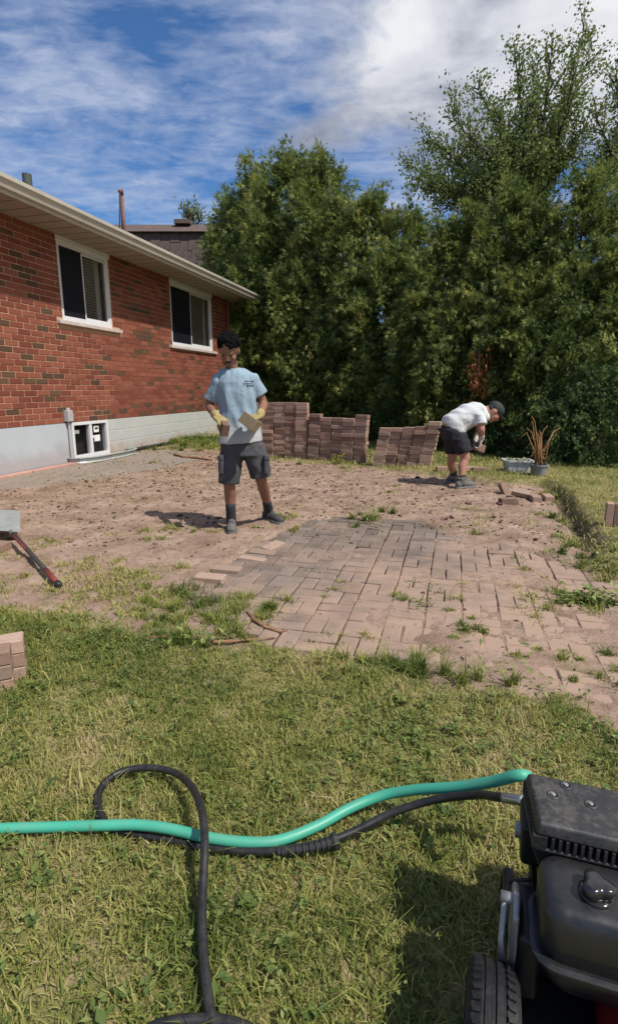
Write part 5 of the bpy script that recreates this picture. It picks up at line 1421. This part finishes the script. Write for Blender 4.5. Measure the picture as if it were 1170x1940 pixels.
def shoe(root, ankle, toe, m_, s=1.0, side=1):
    """sole on the ground between heel and toe"""
    d_ = Vector((toe.x-ankle.x, toe.y-ankle.y, 0)).normalized(); x = Vector((-d_.y, d_.x, 0)); gz = min(ankle.z-.075*s, 9)
    o0 = Vector((ankle.x, ankle.y, 0)); g0 = toe.z
    def P_(a, b_, c_): return o0 + d_*b_*s + x*a*s + Vector((0,0,g0+c_*s))
    mb = MB()
    mb.ell(P_(0,-.045,.045), (.036*s,.040*s,.045*s), Matrix((x,d_,Vector((0,0,1)))).transposed())
    E = Matrix((x,d_,Vector((0,0,1)))).transposed()
    mb.ell(P_(0,.02,.055), (.037*s,.060*s,.050*s), E); mb.ell(P_(.003*side,.10,.042), (.044*s,.075*s,.036*s), E); mb.ell(P_(.004*side,.155,.036), (.042*s,.048*s,.028*s), E)
    mb.tube([P_(0,.0,.05), P_(0,-.012,.125)], [.042*s,.046*s], 14)
    up_ = fused(mb, 'shoe', m_, root, .007, 4)
    prof = [(-.085,.022),(-.06,.036),(0,.036),(.06,.042),(.12,.048),(.17,.044),(.20,.028),(.208,.010)]
    ring = [(w_, y_) for y_, w_ in prof] + [(-w_, y_) for y_, w_ in prof[::-1]]
    mb = MB(); mb.loft([[P_(a*1.0,b_,.0) for a, b_ in ring], [P_(a*1.04,b_,.012) for a, b_ in ring], [P_(a,b_,.024) for a, b_ in ring]]); mb.build('sole', M['sole'], up_, smooth=False)
    mb = MB()
    for q in range(5): mb.tube([P_(-.02,.035+q*.018,.100-q*.008), P_(0,.037+q*.018,.106-q*.009), P_(.02,.035+q*.018,.100-q*.008)], .0028*s, 5)
    mb.build('laces', M['sole'], up_)
def rel(o0): return lambda p: Vector(p) - o0

# ---- standing man
Yb = 4.70
c0 = D(458, 830, Yb); root = empty('person', (c0.x, Yb, 0), 0, 'standing person in pale blue T-shirt, charcoal cargo shorts and yellow gloves, holding two pavers', 'person')
O = Vector((c0.x, Yb, 0)); q_ = rel(O)
X_, F_v, U_ = Vector((1,0,0)), Vector((0,-1,0)), Vector((0,0,1))
def J(x, y, dy=0.0): return q_(D(x, y, Yb+dy))
hipR, hipL = J(443,850), J(481,848)
kneeR, kneeL = J(434,915,-.05), J(494,903,.02)
anR, anL = q_(G(438,984,.095)), q_(G(509,968,.10))
toR, toL = q_(G(440,1016,.0)), q_(G(531,994,.0))
toR.z = float(ground_z(toR.x+O.x, toR.y+O.y))-.004; toL.z = float(ground_z(toL.x+O.x, toL.y+O.y))-.004
shR, shL = J(411,724), J(480,721)
elR, elL = J(396,770,.06), J(500,766,.05)
wrR, wrL = J(410,789,-.20), J(492,787,-.19)
nk = J(440,703,.02); hd = J(434,664,-.05)
body = MB()
limb(body, [hipR, kneeR], [.080,.055]); limb(body, [kneeR+Vector((0,.0,-.02)), kneeR.lerp(anR,.35)+Vector((0,.018,0)), anR], [.050,.052,.032])
limb(body, [hipL, kneeL], [.080,.055]); limb(body, [kneeL+Vector((0,0,-.02)), kneeL.lerp(anL,.35)+Vector((0,.018,0)), anL], [.050,.052,.032])

limb(body, [shR, elR, wrR], [.044,.037,.027]); limb(body, [shL, elL, wrL], [.044,.037,.027])
limb(body, [elR.lerp(wrR,.15), elR.lerp(wrR,.45)], [.038,.036]); limb(body, [elL.lerp(wrL,.15), elL.lerp(wrL,.45)], [.038,.036])
limb(body, [J(459,845,.02), J(450,770,.02), J(445,735,.02)], [.085,.088,.085]); limb(body, [J(444,845,.02), J(476,845,.02)], [.08,.08])
limb(body, [J(443,715,.02), nk, hd+Vector((0,.03,-.03))], [.050,.052,.052])
limb(body, [J(418,722), J(472,720)], [.050,.050])
EH = frame(Vector((-.06,-.80,-.60)), Vector((0,-.55,.85)))
add_head(body, hd, EH, 1.02)
fused(body, 'body', M['skin_brown'], root, .0075, 4)
face_bits(root, hd, EH, 1.02)
# curly hair
mb = MB(); r = random.Random(3)
mb.ell(hd+EH@Vector((0,-.026,.050)), (.080,.096,.082), EH, seg=18, rings=12)
for q in range(230):
    a = r.uniform(0,2*math.pi); e_ = math.asin(r.uniform(-.05,1)); v_ = Vector((math.cos(a)*math.cos(e_)*.088, math.sin(a)*math.cos(e_)*.102-.026, math.sin(e_)*.088+.046))
    if v_.y > .045 and v_.z < .062: continue
    mb.ell(hd+EH@v_, (r.uniform(.009,.016),)*3, seg=8, rings=6)
fused(mb, 'hair', M['hair'], root, .0048, 0, .3)
mb = MB(); V3 = lambda x, y, z: hd + EH @ Vector((x,y,z))
mb.tube([V3(-.026,.082,-.054), V3(-.012,.094,-.046), V3(.012,.094,-.046), V3(.026,.082,-.054)], .0028, 6)
mb.tube([V3(-.062,.01,-.06), V3(-.045,.045,-.095), V3(0,.062,-.112), V3(.045,.045,-.095), V3(.062,.01,-.06)], [.003,.0045,.0055,.0045,.003], 8)
mb.build('beard', M['hair'], root, smooth=True)
# T-shirt
mb = MB()
rings = []
for (x, y, a, b_, tilt) in ((455,838,.190,.154,.028),(455.5,826,.184,.146,.025),(454,800,.166,.128,.01),(451,770,.158,.120,0),(448,742,.164,.122,0),(446,724,.168,.114,0),(445,713,.140,.098,0),(443,705,.100,.080,0),(442,699.5,.072,.070,0)):
    c_ = J(x, y, .01); rings.append(ringe(c_, (X_+U_*tilt*2.2).normalized(), F_v, a, b_))
mb.loft(rings)
def sleeve(mb, a, b, r0, r1, r2):
    mb.tube([a, a.lerp(b,.5), b], [r0, r1, r2], 18)
slR = shR.lerp(elR,.72); slL = shL.lerp(elL,.62)
sleeve(mb, shR+Vector((.02,0,.004)), slR, .062,.068,.072); sleeve(mb, shL+Vector((-.02,0,.004)), slL, .062,.068,.072)
mb.ell(shR+Vector((.018,0,.005)), (.070,.066,.066)); mb.ell(shL+Vector((-.018,0,.005)), (.070,.066,.066))
mb.tube([shR+Vector((.02,0,.015)), nk+Vector((-.03,0,-.02))], [.058,.060], 14); mb.tube([shL+Vector((-.02,0,.015)), nk+Vector((.03,0,-.02))], [.058,.060], 14)
def folds(co, nr):
    x, y, z = co[:,0], co[:,1], co[:,2]
    f = np.sin(x*60 + 4*np.sin(z*6)+y*9)*.0050*np.clip((1.30-z)/.3, .1, 1) + (fbm(x*2.2+2, z*.5+y, 9, 3)-.5)*.026
    f *= np.clip((z-.80)/.12, .25, 1)
    f += np.sin((z*34 + np.abs(x)*20 + y*12))*.0022*np.clip((z-1.0)/.3, 0, 1)
    return f
sh_ = fused(mb, 'tshirt', M['shirt_blue'], root, .0085, 3, .5, disp=folds)
mb = MB(); mb.tube([p for p in ringe(J(442,701,.005), X_, F_v, .066, .066, 24)] + [ringe(J(442,701,.005), X_, F_v, .066, .066, 24)[0]], .006, 6, cap=False); mb.build('collar', M['shirt_blue'], sh_, smooth=True)
# small dark chest print, unreadable lettering in two lines
bp = J(466,728); mb = MB(); r = random.Random(9)
yf = bp.y - .155
def chest_mark(x0, z0, w_, h_):
    mb.box(x0, yf, z0, x0+w_, yf+.012, z0+h_)
x_ = -.005
for row, (zz_, hh_, L_) in enumerate(((.020,.008,.070),(.002,.006,.058),(-.018,.012,.072))):
    xx = bp.x + (.0 if row != 2 else .014)
    while xx < bp.x + L_:
        w_ = r.uniform(.005,.011); chest_mark(xx, bp.z+zz_+.0, w_, hh_); xx += w_+.0025
mb.tube([(bp.x-.012,yf+.004,bp.z+.012),(bp.x-.006,yf+.004,bp.z-.004),(bp.x-.014,yf+.004,bp.z-.02)], .003, 6)
pr_ = mb.build('chest_print', simple('navy_print', (.05,.055,.11), .8, .1), sh_)
# press the print onto the cloth
dg = bpy.context.evaluated_depsgraph_get(); dg.update()
for v in pr_.data.vertices:
    hit, loc, nor, idx = sh_.ray_cast(Vector((v.co.x, v.co.y-.3, v.co.z)), Vector((0,1,0)))
    if hit: v.co.y = loc.y - .0025 if v.co.y < yf+.006 else loc.y + .004
# shorts
mb = MB(); rings = []
for (x, y, a, b_) in ((456,820,.160,.118),(458,835,.172,.128),(460,850,.182,.135),(461,862,.186,.135)): rings.append(ringe(J(x,y,.01), X_, F_v, a, b_))
mb.loft(rings)
mb.tube([J(441,848), J(436,880,-.02), J(434.5,900,-.04), J(434,916,-.045)], [.098,.098,.090,.084], 20, sq=1.05)
mb.tube([J(478,846), J(487,872,.01), J(492,890,.015), J(494,903,.02)], [.098,.096,.092,.088], 20, sq=1.05)
def sfolds(co, nr):
    x, y, z = co[:,0], co[:,1], co[:,2]
    return (fbm(x*1.5, z+y, 13, 3)-.5)*.018 + np.sin(z*40+x*25)*.0022
st_ = fused(mb, 'shorts', M['shorts_g'], root, .0085, 3, .5, disp=sfolds)
for (x, y, dy, sx_) in ((424,880,-.04,-1),(503,880,-.02,1)):
    c_ = J(x, y, dy); mb = MB(); mb.tbox(c_.x+.004*sx_, c_.y-.03, c_.z, .045, .11, .15, (0,0,R(12*sx_)))
    po = mb.build('cargo_pocket', M['shorts_g'], st_, bevel=.014)
    mb = MB(); mb.tbox(c_.x+.008*sx_, c_.y-.03, c_.z+.065, .052, .118, .045, (0,R(4*sx_),R(12*sx_))); mb.build('pocket_flap', M['shorts_g'], st_, bevel=.010)
mb = MB(); limb(mb, [kneeR.lerp(anR,.62), anR, anR+Vector((0,-.0,-.04))], [.046,.043,.046]); fused(mb, 'sock', M['sock'], root, .007, 3)
mb = MB(); limb(mb, [kneeL.lerp(anL,.72), anL, anL+Vector((.01,-.01,-.04))], [.044,.044,.050]); fused(mb, 'sock', M['sock'], root, .007, 3)
shoe(root, anR+Vector((0,.01,0)), toR, M['shoe_g'], 1.05, -1); shoe(root, anL+Vector((0,.01,0)), toL, M['shoe_d'], 1.08)
gR = glove(root, wrR, wrR-elR, Vector((.55,-.70,-.30)), Vector((.15,.25,-1)), True, M['glove_y'], 1.08)
gL = glove(root, wrL, wrL-elL, Vector((-.62,-.66,-.22)), Vector((-.1,.2,-1)), False, M['glove_y'], 1.08)
def paver_rot(x, y):
    x = Vector(x).normalized(); y = Vector(y); y = (y - x*y.dot(x)).normalized()
    return Matrix((x, y, x.cross(y))).transposed().to_euler()
M['held_brown'] = paver_mat('held_paver', (.16,.095,.075), False); M['held_tan'] = paver_mat('held_muddy_paver', (.26,.20,.12), False)
hp = bpy.data.objects.new('paver', paver_mesh('held_paver', M['held_brown'], .196, .096, .058, .004)); C.objects.link(hp)
c_ = O + wrR + Vector((.062,-.055,-.075)); hp.location = c_; hp.rotation_euler = paver_rot((.30,-.90,-.30), (.25,-.20,.95)); tag(hp, 'dark brown paver hanging from the standing persons right glove, left one in the photo', 'paver')
hp = bpy.data.objects.new('paver', paver_mesh('held_paver', M['held_tan'], .196, .096, .058, .004)); C.objects.link(hp)
c_ = O + wrL + Vector((-.075,-.065,-.050)); hp.location = c_; hp.rotation_euler = paver_rot((.62,-.70,-.38), (.50,.15,.80)); tag(hp, 'muddy tan paver tilted in the standing persons left glove in front of the shirt', 'paver')

# ---- bending man
Y2 = 6.95
c0 = D(864, 830, Y2); root = empty('person', (c0.x, Y2, 0), 0, 'person in white T-shirt, black shorts and dark cap bending down beside the short stack', 'person')
O = Vector((c0.x, Y2, 0)); q_ = rel(O)
def J(x, y, dy=0.0): return q_(D(x, y, Y2+dy))
hipN, hipF = J(868,826,-.08), J(858,824,.10)
kN, kF = J(881,868,-.12), J(856,868,.12)
aN = q_(G(874,912,.10)); aF = q_(G(850,896,.10)); aF.y = min(aF.y, .24); aF.z = .105
tN = q_(G(902,924,.0)); tF = aF + Vector((.18,-.10,0)); tN.z = float(ground_z(tN.x+O.x, tN.y+O.y)); tF.z = float(ground_z(aF.x+O.x, aF.y+O.y))
shN, shF = J(908,788,-.16), J(911,786,.17)
eN, eF = J(911,814,-.20), J(907,812,.12)
wN, wF = J(911,832,-.12), J(900,832,.02)
nk2 = J(921,779,-.01); hd2 = J(935,781,-.03)
body = MB()
limb(body, [hipN.lerp(kN,.3), kN], [.080,.060]); limb(body, [kN, kN.lerp(aN,.35)+Vector((-.022,0,0)), aN, aN+Vector((0,0,-.05))], [.052,.055,.034,.036])
limb(body, [hipF.lerp(kF,.3), kF], [.080,.060]); limb(body, [kF, kF.lerp(aF,.35)+Vector((-.022,0,0)), aF, aF+Vector((0,0,-.05))], [.052,.055,.034,.036])
limb(body, [J(866,812), J(882,794), J(900,789)], [.10,.11,.11]); limb(body, [shN+Vector((-.03,.04,.0)), shF+Vector((-.03,-.04,0))], [.055,.055])
limb(body, [shN, eN, wN], [.050,.044,.032]); limb(body, [shF, eF, wF], [.050,.044,.032]); limb(body, [hipN.lerp(kN,.3), J(866,815)], [.08,.09]); limb(body, [hipF.lerp(kF,.3), J(866,815)], [.08,.09])
limb(body, [J(906,783), nk2, hd2], [.075,.066,.060])
EH = frame(Vector((.62,-.20,-.76)), Vector((.75,0,.62)))
add_head(body, hd2, EH, 1.06)
fused(body, 'body', M['skin_tan'], root, .010, 4)
face_bits(root, hd2, EH, 1.06)
mb = MB(); mb.ell(hd2+EH@Vector((0,-.012,.050)), (.090,.112,.082), EH, seg=18, rings=12); mb.ell(hd2+EH@Vector((0,-.06,-.0)), (.074,.050,.05), EH)
fused(mb, 'cap', M['cap'], root, .008, 2)
mb = MB(); br = []
for k_ in range(9):
    a = R(-62+k_*15.5); br.append((math.sin(a)*.078, .07+math.cos(a)*.095))
top = [hd2+EH@Vector((x, y, .045-abs(x)*.25)) for x, y in br] + [hd2+EH@Vector((x*.85, .055, .050-abs(x)*.2)) for x, y in br[::-1]]
bot = [p - EH@Vector((0,0,.007)) for p in top]
mb.loft([bot, top]); mb.build('cap_brim', M['cap'], root)
mb = MB(); rings = []
path = [(852,815,.150,.185),(856,811,.165,.195),(862,803,.165,.195),(872,794,.152,.19),(884,787.5,.148,.195),(896,784,.142,.205),(908,784,.135,.215),(916,782,.105,.15),(922,779.5,.075,.08)]
pts = [J(x, y, 0) for x, y, a, b_ in path]
for i, (x, y, a, b_) in enumerate(path):
    T = (pts[min(i+1,len(pts)-1)] - pts[max(i-1,0)]).normalized(); ay = Vector((0,1,0)); ax = T.cross(ay).normalized()
    rings.append(ringe(pts[i], ax, ay, a, b_))
mb.loft(rings)
mb.tube([shN+Vector((-.01,.03,0)), shN.lerp(eN,.30), shN.lerp(eN,.62)], [.072,.076,.080], 16); mb.tube([shF, shF.lerp(eF,.60)], [.080,.088], 16)
mb.ell(shN, (.078,.075,.078)); mb.ell(shF, (.078,.075,.078))
def wf(co, nr):
    x, y, z = co[:,0], co[:,1], co[:,2]
    return (fbm(x+y, z*1.3, 8, 3)-.5)*.03 + np.sin(x*38+z*30+y*8)*.004
fused(mb, 'tshirt', M['shirt_white'], root, .011, 3, .5, disp=wf)
mb = MB(); rings = []
for (x, y, a, b_) in ((850,809,.145,.185),(857,818,.158,.195),(863,832,.165,.20)):
    rings.append(ringe(J(x,y,0), Vector((1,0,.25 if y < 815 else 0)).normalized(), Vector((0,1,0)), a, b_))
mb.loft(rings)
mb.tube([J(868,826,-.07), J(875,845,-.10), J(880,858,-.12)], [.118,.108,.098], 20); mb.tube([J(858,826,.09), J(856,845,.11), J(856,858,.12)], [.118,.108,.095], 20)
fused(mb, 'shorts', M['shorts_b'], root, .011, 3, .5, disp=sfolds)
for k_, a_ in ((kN, aN), (kF, aF)):
    mb = MB(); limb(mb, [k_.lerp(a_,.80), a_, a_+Vector((0,0,-.04))], [.046,.044,.046]); fused(mb, 'sock', M['sock'], root, .009, 3)
shoe(root, aN, tN, M['shoe_g'], 1.12); shoe(root, aF, tF, M['shoe_g'], 1.12)
glove(root, wN, wN-eN, Vector((-.10,.15,-1)), Vector((-1,.35,-.1)), True, M['glove_w'], 1.12, vox=.006)
glove(root, wF, wF-eF, Vector((.05,-.1,-1)), Vector((.9,-.5,-.2)), False, M['glove_w'], 1.12, vox=.006)
hp = bpy.data.objects.new('paver', paver_mesh('held_paver', M['held_brown'], .196, .096, .058, .004)); C.objects.link(hp)
hp.location = O + (wN+wF)*.5 + Vector((.0,.0,-.10)); hp.rotation_euler = (R(82), R(20), R(20)); tag(hp, 'dark paver gripped in both gloves by the bending person', 'paver')
